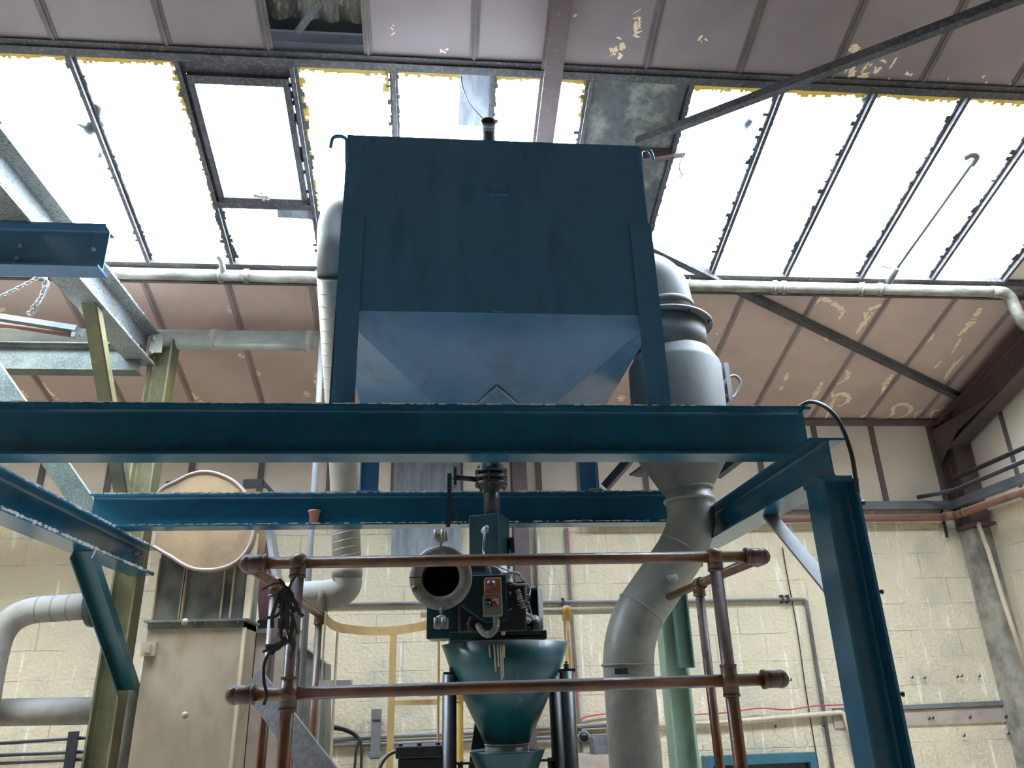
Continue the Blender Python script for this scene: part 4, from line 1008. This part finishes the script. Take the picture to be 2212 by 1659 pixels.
m = MB(); p = PY(322, 1402, 5.28); m.box(p, (.085, .03, .085)); m.box(p+Vector((0, -.02, 0)), (.03, .03, .05)); obj('latch', m, 'casing', t)
for px in ((405, 1545), (405, 1345)):
    p = PY(*px, 5.29); obj('knob', MB().lathe([(.006, 0), (.006, .04), (.018, .042), (.022, .055), (.012, .068), (0, .07)], p, (0, -1, 0), 16), 'casing', t)
m = MB(); pA = PY(528, 1044, 5.75); pB = PY(588, 1066, 5.75)
m.bar(PY(528, 1046, 5.75), PY(570, 1044, 5.75), .09, .05); m.bar(PY(570, 1044, 5.75), PY(592, 1068, 5.75), .06, .03); obj('rear_guard', m, 'black', t)
m = MB(); badd(m, PY(362, 1046, 5.7).x, PY(392, 1046, 5.7).x, 5.66, 5.75, PY(370, 1050, 5.7).z-.02, PY(370, 1043, 5.7).z); obj('rear_bar', m, 'black', t)
t = thing('return_casing', 'second pinkish casing with maroon chute behind the elevator, right side', 'casing')
m = MB(); x0, x1 = PY(552, 1400, 6.0).x, PY(640, 1400, 6.0).x; zt = PY(590, 1368, 6.0).z; badd(m, x0, x1, 6.0, 6.35, 0, zt); obj('casing_body', m, 'casing_pink', t)
m = MB(); badd(m, x0-.05, x0, 6.02, 6.3, 0, zt); obj('gap_shade', m, 'black', t)  # solid black strip standing in for the shade in the gap
m = MB(); badd(m, x0-.02, x1, 5.95, 6.35, zt, zt+.03); obj('casing_lid', m, 'casing_dark', t)
m = MB().poly([PY(545, 1140, 6.0), PY(572, 1140, 6.0), PY(600, 1345, 6.0), PY(560, 1345, 6.0)], Vector((0, .25, 0))); obj('chute', m, 'maroon', t, label='maroon sloping chute')
m = MB().poly([PY(572, 1140, 5.98), PY(582, 1140, 5.98), PY(612, 1335, 5.98), PY(600, 1335, 5.98)], Vector((0, .25, 0))); obj('chute_edge', m, 'galv', t)
m = MB().poly([PY(556, 1340, 5.97), PY(606, 1335, 5.97), PY(606, 1362, 5.97), PY(556, 1362, 5.97)], Vector((0, .3, 0))); obj('dark_collar', m, 'black', t)
# cabinet behind the ladder
t = thing('cable_box', 'grey sloping-topped box behind the hoop ladder', 'box')
a, b = PY(655, 1400, 6.1), PY(708, 1660, 6.1)
m = MB().poly([PY(655, 1395, 6.1), PY(702, 1432, 6.1), PY(702, 1670, 6.1), PY(655, 1670, 6.1)], Vector((0, .35, 0))); obj('box_body', m, 'casing_dark', t)
obj('top_strip', MB().bar(PY(652, 1392, 6.09), PY(704, 1430, 6.09), .05, .012), 'galv', t)
m = MB(); m.bar(PY(690, 1480, 5.9), PY(758, 1479, 5.9), .2, .06); single('wall_shelf', m, 'render_stained', 'small dark bracket shelf behind the hoop ladder', 'shelf')
# ================================================================== HANDRAILS
RT_Z, RM_Z, RY = 2.070, 1.625, 2.90
XA, XB = -.695, 1.262
R_ = .0215
t = thing('handrail', 'rusty brown tube handrail in front with ball joints', 'handrail')
obj('top_rail', MB().tube([(XA, RY, RT_Z), (XB, RY, RT_Z)], R_, 18), 'rust_pipe', t)
obj('mid_rail', MB().tube([(XA, RY, RM_Z), (XB, RY, RM_Z)], R_, 18), 'rust_pipe', t)
FARY = PZ(1224, 1320, RT_Z).y
for z in (RT_Z, RM_Z):
    nm = 'top_rail' if z == RT_Z else 'mid_rail'
    if z == RT_Z:
        obj(nm, MB().tube([(XA, RY, z), (XA, 5.05, z)], R_, 18), 'rust_pipe', t)
    obj(nm, MB().tube([(XB, RY, z), (XB, 4.20 if z == RT_Z else FARY-.03, z)], R_, 18), 'rust_pipe', t)
for x in (-.508, 1.064): 
    obj('post', MB().tube([(x, RY, 0), (x, RY, RT_Z)], R_*1.12, 18), 'rust_pipe', t)
lp = [PZ(603, 1262, RT_Z).y, PZ(690, 1328, RT_Z).y]
for y in lp: obj('post', MB().tube([(XA, y, 0), (XA, y, RT_Z)], R_, 16), 'rust_pipe', t)
ry = PZ(1510, 1262, RT_Z).y
obj('post', MB().tube([(XB, ry, 0), (XB, ry, RT_Z)], R_, 16), 'rust_pipe', t)
def fitting(c, axes, r=.033):
    m = MB().ball(c, r, 20)
    for a in axes: a = Vector(a); m.tube([Vector(c), Vector(c)+a*.050], .029, 16); m.lathe([(.029, .045), (.031, .048), (.031, .054), (.027, .056)], c, a, 16)
    return m
for x in (-.508, 1.064):
    obj('ball_joint', fitting((x, RY, RT_Z), [(0, 0, -1)], .036), 'rust_ball', t)
    obj('ball_joint', fitting((x, RY, RM_Z), [(0, 0, -1), (0, 0, 1)], .037), 'rust_ball', t)
for z in (RT_Z, RM_Z):
    for x, sx in ((XA, 1), (XB, -1)):
        m = MB().tube([Vector((x+sx*.075, RY, z)), Vector((x, RY, z)), Vector((x, RY+.075, z))], .031, 18, .045); m.lathe([(.031, 0), (.034, .004), (.034, .012), (.031, .014)], (x+sx*.062, RY, z), (sx, 0, 0), 18); m.ball((x+sx*.006, RY+.006, z), .033)
        obj('elbow_joint', m, 'rust_ball', t)
for y in lp: obj('ball_joint', fitting((XA, y, RT_Z), [(0, 0, -1), (0, 1, 0)], .032), 'rust_ball', t)
obj('ball_joint', fitting((XB, ry, RT_Z), [(0, 0, -1), (0, -1, 0)], .032), 'rust_ball', t)
for x, y in ((-.508, RY), (1.064, RY), (XB, ry), (XA, lp[0]), (XA, lp[1])): obj('foot_plate', MB().lathe([(.06, 0), (.06, .01), (.026, .012), (.026, .05)], (x, y, 0), (0, 0, 1), 20), 'rust_ball', t)
# far yellow rail
t = thing('handrail', 'yellow and cream handrail on the far side behind the machine', 'handrail')
fx = PY(1224, 1320, FARY).x
obj('top_rail', MB().tube([(-.1, FARY, RT_Z), (XB-.03, FARY, RT_Z)], .022, 14), 'cream_steel', t)
obj('mid_rail', MB().tube([(-.1, FARY, RM_Z), (XB-.03, FARY, RM_Z)], .022, 14), 'yellow_faded', t)
obj('ball_joint', fitting((fx, FARY, RT_Z), [(0, 0, -1)], .036), 'yellow', t)
obj('post', MB().tube([(fx, FARY, 0), (fx, FARY, RT_Z)], .024, 14), 'yellow', t)
fx2 = PY(992, 1560, FARY).x
obj('post', MB().tube([(fx2, FARY, 0), (fx2, FARY, RT_Z)], .024, 14), 'yellow', t)
obj('ball_joint', fitting((fx2, FARY, RM_Z), [(0, 0, -1), (0, 0, 1)], .034), 'yellow', t)
# hoop ladder
t = thing('hoop_ladder', 'yellow safety hoop cage of flat bars behind the left handrail', 'ladder cage')
HZ1 = 2.03
def band(m, pts, h, th=.008):
    for i in range(len(pts)-1): m.bar(pts[i], pts[i+1], th, h)
hp_ = [PZ(x, y, HZ1) for x, y in ((703, 1333), (712, 1345), (730, 1355), (760, 1360), (800, 1363), (850, 1362), (895, 1356), (932, 1348), (948, 1340))]
m = MB(); band(m, smoothpath(hp_, 5), .055); obj('hoop', m, 'yellow_faded', t)
hp2 = [Vector((p.x, p.y, 1.57)) for p in hp_]
m = MB(); band(m, smoothpath(hp2, 5)[25:], .03); obj('hoop', m, 'yellow_faded', t)
for i, px in ((0, 0), (2, 0), (5, 0), (8, 0)):
    p = hp_[i]; w = .05 if i == 5 else .035
    tg = (hp_[min(i+1, 8)]-hp_[max(i-1, 0)]).normalized()
    obj('upright_bar', MB().prof([(-w/2, -.004), (w/2, -.004), (w/2, .004), (-w/2, .004)], Vector((p.x, p.y, .3)), Vector((p.x, p.y, HZ1+.03)), Vector((tg.y, -tg.x, 0))), 'yellow_faded' if i > 2 else 'cream_steel', t)
# plank
a = PY(546, 1470, 3.35); b = PY(712, 1690, 3.05)
d = (b-a).normalized()
single('timber_plank', MB().prof([(-.048, -.012), (.048, -.012), (.048, .014), (-.048, .014)], a, b+d*.6, (-.45, -1, .35)), 'wood_grey', 'weathered grey plank leaning behind the left handrail post', 'plank')
# rag tangle
rnd = random.Random(11); m = MB()
def strand(pts, r): m.tube(smoothpath([PY(x, y, Y) for x, y, Y in pts], 5), r, 6, radii=None)
strand([(658, 1212, 2.86), (645, 1235, 2.86), (628, 1262, 2.865), (618, 1290, 2.86), (612, 1310, 2.87)], .004)
strand([(565, 1275, 2.9), (590, 1262, 2.88), (610, 1263, 2.87), (625, 1278, 2.86)], .004)
strand([(603, 1252, 2.88), (612, 1262, 2.87), (622, 1285, 2.86)], .005)
for k in range(16):
    x = 618+rnd.gauss(0, 9); y = 1278+rnd.gauss(0, 8); L = rnd.uniform(20, 95); dx = rnd.uniform(-22, 28)
    strand([(x, y, 2.87), (x+dx*.3+rnd.uniform(-6, 6), y+L*.3, 2.855), (x+dx*.6+rnd.uniform(-8, 8), y+L*.65, 2.86), (x+dx, y+L, 2.865)], rnd.uniform(.003, .008))
for k in range(8):
    a = rnd.uniform(-.5, .4); strand([(622+rnd.gauss(0, 8), 1385+rnd.gauss(0, 6), 2.86), (600+rnd.gauss(0, 6), 1395+rnd.gauss(0, 6), 2.86), (582+rnd.gauss(0, 9), 1412+rnd.gauss(0, 9), 2.87)], rnd.uniform(.003, .006))
strand([(628, 1290, 2.86), (612, 1330, 2.86), (606, 1370, 2.86), (615, 1390, 2.86), (590, 1402, 2.865), (572, 1430, 2.87), (570, 1470, 2.86), (576, 1500, 2.86), (570, 1522, 2.87)], .006)
strand([(632, 1290, 2.86), (645, 1320, 2.86), (655, 1332, 2.865)], .007)
strand([(620, 1300, 2.86), (600, 1328, 2.87), (577, 1335, 2.88)], .006)
strand([(632, 1330, 2.86), (628, 1370, 2.86), (636, 1390, 2.86), (628, 1422, 2.865)], .005)
m.ball(PY(617, 1282, 2.87), .022, 10, (1, .7, 1.2)); m.ball(PY(622, 1298, 2.87), .018, 10, (.9, .6, 1.6)); m.ball(PY(612, 1388, 2.87), .012, 10, (1.3, .7, 1))
single('rag_tangle', m, 'rag', 'tangle of black torn rag strips tied round the left handrail post', 'rag')
# brown pot
p = PY(677, 1135, 4.69); p.z = SB_T+.012; p.y = 4.695
single('plant_pot', MB().lathe([(.026, 0), (.033, .072), (.0385, .074), (.0385, .082), (.034, .082), (.024, .006)], p, (0, 0, 1), 28), 'pot', 'small reddish brown pot standing on the rear beam flange', 'pot')

# ================================================================== CENTRAL MACHINE
CX, CY = .285, 4.0
t = thing('butterfly_valve', 'dark valve with bolted flanges and hanging lever under the hopper', 'valve')
zf1 = PY(1053, 1020, CY).z
m = MB().tube([(CX, CY, 2.85), (CX, CY, zf1-.0)], .05, 20); m.box((CX, CY, 2.845), (.18, .18, .012)); obj('neck', m, 'dark_green', t)
m = MB()
for z in (zf1, zf1-.035, zf1-.07): m.lathe([(.0, -.008), (.088, -.008), (.088, .008), (0, .008)], (CX, CY, z), (0, 0, 1), 32)
m.lathe([(.06, 0), (.06, .07)], (CX, CY, zf1-.07), (0, 0, 1), 24)
parts('flange', m, 'black', t)
m = MB()
for k in range(6):
    a = k*math.pi/3+.3; m.tube([(CX+.073*math.cos(a), CY+.073*math.sin(a), zf1-.095), (CX+.073*math.cos(a), CY+.073*math.sin(a), zf1+.03)], .008, 8)
parts('bolt', m, 'dark_steel', t)
m = MB().tube([(CX-.08, CY, zf1-.04), (CX-.21, CY-.01, zf1-.03)], .014, 10); m.box((CX-.195, CY-.01, zf1-.03), (.016, .06, .10)); m.box((CX-.225, CY-.01, zf1-.11), (.022, .02, .20))
m.bar((CX-.225, CY-.02, zf1-.15), (CX-.232, CY-.02, zf1-.30), .022, .008); m.bar((CX-.205, CY-.02, zf1-.15), (CX-.175, CY-.02, zf1-.29), .010, .006)
obj('lever', m, 'dark_steel', t)
m = MB().tube([(CX, CY, zf1-.07), (CX, CY, PY(1053, 1112, CY).z)], .043, 22); obj('drop_pipe', m, 'dark_steel', t)

t = thing('bag_filling_machine', 'dark green filling machine with round spout, wires and push buttons', 'machine')
ztop = 2.478; Rz = Matrix.Rotation(math.radians(-26), 3, 'Z')
bc = Vector((.272, 4.03, 0))
m = MB().box(bc+Vector((0, 0, (ztop+2.0)/2)), (.165, .165, ztop-2.0), Rz); obj('upper_box', m, 'machine_green', t, bevel=.004)
p = PY(1046, 1148, 3.93); obj('cable_gland', MB().lathe([(.018, 0), (.018, .02), (.011, .03), (.011, .055), (0, .057)], p, (.2, -1, .2), 16), 'galv', t)
m = MB().tube(smoothpath([p+Vector((0, -.05, 0)), PY(1046, 1165, 3.85), PY(1044, 1190, 3.87), PY(1052, 1215, 3.8)], 6), .006, 8); obj('cable', m, 'cable_grey', t)
m = MB().bar(PY(1104, 1162, 4.05), PY(1107, 1196, 4.05), .02, .05, (0, 1, 0)); obj('side_bracket', m, 'machine_green', t)
# spout
rc = PY(952, 1247, 3.60); ax = Vector((-.10, -1, -.02)).normalized()
m = MB().lathe([(.086, 0), (.088, -.008), (.140, -.006), (.144, .0), (.144, .022), (.086, .022)], rc, -ax, 48, closed=True)
sp_ = obj('clamp_ring', m, 'worn_cast', t, label='worn grey split ring round the spout')
m = MB().lathe([(.086, 0), (.086, .34), (.095, .34), (.095, 0)], rc, -ax, 36, closed=True); obj('spout_tube', m, 'black', t); m = MB().lathe([(0, .30), (.086, .30), (.086, .32), (0, .32)], rc, -ax, 36); obj('spout_back', m, 'black', t)
x_, y_, z_ = frame(-ax)
m = MB()
for px in ((896, 1272), (1004, 1264)): m.lathe([(.013, 0), (.013, .012), (.006, .015)], PY(*px, 3.60), ax, 12)
parts('bolt', m, 'rust_ball', sp_)
m = MB(); 
for s in (-1, 1): m.box(rc+Vector((s*.118, -.009, .0)), (.052, .006, .004))
parts('split_line', m, 'black', sp_)
def starknob(c, sgn):
    m = MB().tube([c, c+Vector((0, 0, sgn*.05))], .007, 10); b_ = c+Vector((0, 0, sgn*.035)); m.lathe([(.012, 0), (.022, .004), (.022, .022), (.015, .026)], b_ if sgn > 0 else b_+Vector((0, 0, -.026)), (0, 0, 1), 16)
    for k in range(4):
        a = k*math.pi/2+.4; q = b_+Vector((.025*math.cos(a), .025*math.sin(a), sgn*.022)); m.tube([q+Vector((0, 0, -sgn*.012)), q+Vector((0, 0, sgn*.035))], .0105, 10)
    return m
obj('star_knob', starknob(PY(952, 1188, 3.60), 1), 'worn_cast', t); obj('star_knob', starknob(PY(953, 1312, 3.59), -1), 'worn_cast', t)
a = PY(928, 1285, 3.82); b = PY(1000, 1378, 3.82)
m = MB().box(((a.x+b.x)/2, 3.93, (a.z+b.z)/2), (b.x-a.x, .20, a.z-b.z), Matrix.Rotation(math.radians(-8), 3, 'Z')); obj('lower_box', m, 'machine_green', t, bevel=.003)
# control plate: six-sided plate
pts = [(1003, 1243), (1093, 1241), (1097, 1340), (1048, 1345), (996, 1308), (1003, 1275)]
m = MB().poly([PY(x, y, 3.66) for x, y in pts], Vector((0, .05, 0))); cp = obj('control_panel', m, 'machine_green', t, bevel=.003)
m = MB(); badd(m, .10, .42, 3.72, 4.2, 1.87, 2.10); obj('gearbox', m, 'black', t, bevel=.01)
m = MB(); badd(m, .06, .52, 3.78, 4.25, 1.84, 1.88); obj('base_plate', m, 'machine_green', t, bevel=.003)
def pbox(px0, px1, Y, th): 
    a = PY(*px0, Y); b = PY(*px1, Y); return MB().box(((a.x+b.x)/2, Y+th/2, (a.z+b.z)/2), (abs(b.x-a.x), th, abs(a.z-b.z)))
e = obj('emergency_box', pbox((1047, 1248), (1084, 1284), 3.585, .07), 'orange_box', t, label='orange stop button box', bevel=.005)
m = MB().lathe([(.024, 0), (.024, .012), (.019, .016), (.019, .03), (.0, .034)], PY(1060, 1264, 3.585), (0, -1, 0), 24); obj('button', m, 'red_button', e)
e = obj('push_button_station', pbox((1044, 1285), (1086, 1330), 3.59, .065), 'grey_box', t, label='grey two button station', bevel=.005)
for px, mt in ((1054, 'black'), (1070, 'red_button')):
    obj('button', MB().lathe([(.0165, 0), (.0165, .004), (.013, .006), (.013, .012), (0, .013)], PY(px, 1306, 3.59), (0, -1, 0), 20), mt, e)
obj('label_tag', pbox((1064, 1293), (1077, 1298), 3.588, .003), 'white_label', e)
obj('label_tag', pbox((1049, 1293), (1060, 1298), 3.588, .003), 'black', e)
# hose from the button box
def hose(pts, r, mat='rubber', rings=True, name='hose'):
    P = smoothpath(pts, 8); m = MB().tube(P, r, 12)
    if rings:
        d = 0; prev = P[0]
        for p in P[1:]:
            d += (p-prev).length
            if d > r*1.3: d = 0; m.lathe([(r, -r*.25), (r*1.15, 0), (r, r*.25)], p, (p-prev), 12)
            prev = p
    return obj(name, m, mat, t)
hose([PY(1070, 1330, 3.62), PY(1072, 1352, 3.62), PY(1060, 1370, 3.63), PY(1045, 1368, 3.66), PY(1032, 1350, 3.7)], .014, 'cable_grey')
hose([PY(1018, 1330, 3.7), PY(1012, 1352, 3.72), PY(1022, 1366, 3.72)], .009, 'rubber')
hose([PY(1098, 1325, 3.75), PY(1120, 1324, 3.75), PY(1140, 1330, 3.78), PY(1152, 1340, 3.8)], .013, 'cable_grey')
hose([PY(1100, 1335, 3.76), PY(1122, 1333, 3.76), PY(1144, 1342, 3.78)], .013, 'cable_grey')
rnd = random.Random(21); m = MB()
wires = [[(1042, 1216), (1055, 1225), (1060, 1242)], [(1050, 1222), (1075, 1228), (1090, 1240)], [(1060, 1215), (1085, 1228), (1110, 1236), (1130, 1252), (1144, 1268), (1143, 1285), (1128, 1302), (1112, 1310)],
         [(1100, 1230), (1112, 1255), (1122, 1280), (1128, 1312)], [(1098, 1250), (1110, 1262), (1138, 1262)], [(1096, 1300), (1112, 1288), (1130, 1272)], [(1098, 1318), (1118, 1310), (1138, 1314)],
         [(1100, 1260), (1116, 1275), (1120, 1300)], [(1140, 1300), (1147, 1320), (1148, 1332)], [(1096, 1236), (1120, 1240), (1136, 1262)], [(1135, 1262), (1145, 1275), (1140, 1292), (1120, 1300)]]
for k, wpx in enumerate(wires): m.tube(smoothpath([PY(x, y, 3.72+rnd.uniform(-.04, .05)) for x, y in wpx], 6), rnd.choice([.0035, .005, .007]), 8)
parts('wire', m, 'cable_grey', t)
m = MB()
for k in range(9): 
    c = PY(1118+1.6*k, 1275+4.6*k, 3.70); m.lathe([(.010, -.003), (.013, 0), (.010, .003)], c, (.3, 0, -1), 10)
obj('spiral_sleeve', m, 'duct_cream', t)
for px in ((1100, 1262), (1142, 1288), (1140, 1304), (1100, 1282)): obj('connector', MB().ball(PY(*px, 3.7), .010, 10), 'dark_steel', t)
m = MB(); m.box(PY(1032, 1230, 3.76), (.07, .05, .02)); 
for k in range(3): m.tube([PY(1024+k*7, 1228, 3.75), PY(1024+k*7, 1220, 3.75)], .008, 8)
obj('fuse_block', m, 'dark_steel', t)
m = MB(); m.box(PY(1092, 1220, 3.9), (.09, .02, .012)); m.bar(PY(1083, 1215, 3.88), PY(1092, 1240, 3.85), .03, .02); obj('bracket', m, 'galv', t)
# open side box
a = PY(1146, 1270, 3.82); b = PY(1172, 1334, 3.82); w = b.x-a.x; h = a.z-b.z; c = Vector(((a.x+b.x)/2, 3.88, (a.z+b.z)/2))
Rb = Matrix.Rotation(math.radians(-18), 3, 'Z')
m = MB()
for off, sz in (((w/2, 0, 0), (.004, .12, h)), ((-w/2, 0, 0), (.004, .12, h)), ((0, 0, -h/2), (w, .12, .004)), ((0, 0, h/2), (w, .12, .004)), ((0, .06, 0), (w, .004, h))):
    m.box(c+Rb@Vector(off), sz, Rb)
obj('open_box', m, 'galv', t, label='open sheet metal box on the right side'); m = MB().box(c+Rb@Vector((0, .05, 0)), (w-.01, .01, h-.01), Rb); obj('box_shade', m, 'black', t)  # black sheet paints the shade inside the open box
m = MB().tube([PY(1100, 1352, 3.85), PY(1150, 1350, 3.85)], .048, 18); m.ball(PY(1098, 1353, 3.83), .042, 14); m.box(PY(1128, 1372, 3.83), (.15, .12, .02)); m.box(PY(1125, 1362, 3.8), (.10, .06, .03)); m.tube([PY(1140, 1352, 3.83), PY(1162, 1352, 3.85)], .055, 18)
obj('drive_motor', m, 'dark_steel', t, label='small dusty motor')
m = MB().box(PY(1130, 1378, 3.84), (.18, .14, .016)); obj('motor_plate', m, 'black', t)
obj('label_tag', pbox((1083, 1364), (1092, 1372), 3.70, .003), 'white_label', t)

# teal cone hopper on black legs
ccx, ccy = PY(1091, 1392, 4.02).x, 4.02
rt_z = PY(953, 1398, 4.02).z+.006; nz = PY(1095, 1607, 4.02).z
r1 = (PY(1225, 1394, 4.02)-PY(953, 1394, 4.02)).length/2; r2 = (PY(1142, 1606, 4.02)-PY(1048, 1606, 4.02)).length/2; ncx = PY(1095, 1606, 4.02).x
t = thing('cone_hopper', 'teal conical hopper with paint drips standing on black tube legs', 'hopper')
axc = Vector((ccx-ncx, 0, rt_z-nz))
obj('cone', MB().lathe([(r2, 0), (r1*.84, axc.length*.70), (r1, axc.length), (r1-.006, axc.length), (r2-.004, .004)], (ncx, ccy, nz), axc, 56, closed=True), 'teal', t)
obj('neck', MB().lathe([(r2, 0), (r2, .12)], (ncx, ccy, nz-.12), (0, 0, 1), 36), 'teal', t, label='short collar with chipped rusty paint')
obj('weld_ring', MB().lathe([(r2, -.005), (r2+.005, 0), (r2, .005)], (ncx, ccy, nz), (0, 0, 1), 36), 'galv', t)
m = MB(); rnd = random.Random(4)
for px, y1, w in ((1047, 1420, .008), (1057, 1450, .010), (1064, 1440, .010), (1070, 1468, .011), (1074, 1462, .009), (1077, 1420, .012)):
    pa = PY(px, 1392, 3.7); zt = pa.z; 
    ang = math.atan2(-1, (px-1091)/136*1.0)
    an = math.asin(max(-1, min(1, (px-1091)/138)))
    pts = []
    for k in range(5):
        yy = 1392+(y1-1392)*k/4; z = PY(px, yy, ccy-r1*.95).z; f = (z-nz)/(rt_z-nz); rr = r2+(r1*.84-r2)*f/.70 if f < .7 else r1*.84+(r1*.16)*(f-.7)/.3
        cxx = ncx+(ccx-ncx)*f; pts.append(Vector((cxx+(rr+.001)*math.sin(an), ccy-(rr+.001)*math.cos(an), z)))
    m.tube(pts, w*.45, 8)
parts('paint_drip', m, 'duct_cream', t, label='cream paint drips')
lz = PY(970, 1455, 3.95).z
for px, Y in ((971, 3.95), (1198, 4.15), (1224, 3.95)):
    p = PY(px, 1456, Y); obj('leg', MB().tube([(p.x, Y, 0), (p.x, Y, lz-.004)], .034, 20), 'black', t)
for px, s in ((978, 1), (1222, -1)):
    p = PY(px, 1452, 3.95); m = MB().box((p.x+s*.03, 3.98, lz), (.15, .10, .014)); obj('bracket_plate', m, 'machine_green', t)
    m = MB(); m.lathe([(.012, 0), (.012, .022), (.007, .024), (.007, .034)], (p.x-s*.005, 3.95, lz+.007), (0, 0, 1), 6, smooth=False); obj('bolt', m, 'dark_steel', t)
    m = MB().poly([Vector((p.x+s*.06, 3.98, lz)), Vector((p.x+s*.11, 3.98, lz)), Vector((p.x+s*.03, 3.98, lz+.10))], Vector((0, .006, 0))); obj('gusset', m, 'machine_green', t)
# lower funnel
t = thing('lower_funnel', 'smaller teal funnel under the neck of the cone hopper', 'funnel')
fz = PY(1096, 1624, ccy).z; fr = (PY(1177, 1624, ccy)-PY(1016, 1624, ccy)).length/2
obj('funnel_body', MB().lathe([(.05, -.30), (fr, 0), (fr+.004, .008), (fr-.004, .008), (fr-.012, -.004), (.044, -.30)], (ncx, ccy, fz), (0, 0, 1), 48, closed=True), 'teal', t)
m = MB().tube([(ncx, ccy, fz-.30), (ncx, ccy, .5)], .05, 20); obj('funnel_spout', m, 'teal', t)
m = MB()
for s in (-1, 1): m.bar((ncx+s*fr*.8, ccy+.1, fz-.05), (ncx+s*.24, ccy+.12, fz-.05), .03, .01); m.tube([(ncx+s*.22, ccy+.12, 0), (ncx+s*.22, ccy+.12, fz-.04)], .012, 8)
parts('support_arm', m, 'black', t)
single('machine_strut', MB().bar(PY(1046, 1555, 4.2), PY(1018, 1760, 4.2), .09, .05, (0, 1, 0)), 'black', 'black slanting strut behind the left side of the lower funnel', 'strut')
# black motor at the bottom
t = thing('gear_motor', 'black boxy motor at the bottom, left of the cone hopper legs', 'motor')
a = PY(856, 1612, 4.0); b = PY(955, 1634, 4.0); x0, x1 = a.x, b.x; zt = a.z
m = MB(); badd(m, x0, x1, 3.94, 4.18, b.z, zt); obj('lid', m, 'black', t, bevel=.006)
m = MB(); badd(m, x0+.012, x1-.03, 3.95, 4.17, .9, b.z); obj('motor_body', m, 'black', t, bevel=.006)
m = MB(); badd(m, x1-.05, x1+.0, 3.96, 4.14, .9, b.z+.0); obj('side_cover', m, 'machine_green', t)
m = MB(); badd(m, x0, x1, 3.9, 4.2, 0, .9); obj('pedestal', m, 'dark_steel', t)
m = MB()
for x in (x0+.02, (x0+x1)/2, x1-.02): m.bolt((x, 3.97, zt), (0, 0, 1), .011, .012)
parts('bolt', m, 'dark_steel', t)
m = MB().tube(smoothpath([PY(857, 1622, 3.98), PY(838, 1632, 3.97), PY(822, 1655, 3.96), PY(815, 1690, 3.96)], 6), .008, 8); obj('cable', m, 'rubber', t)
settle()
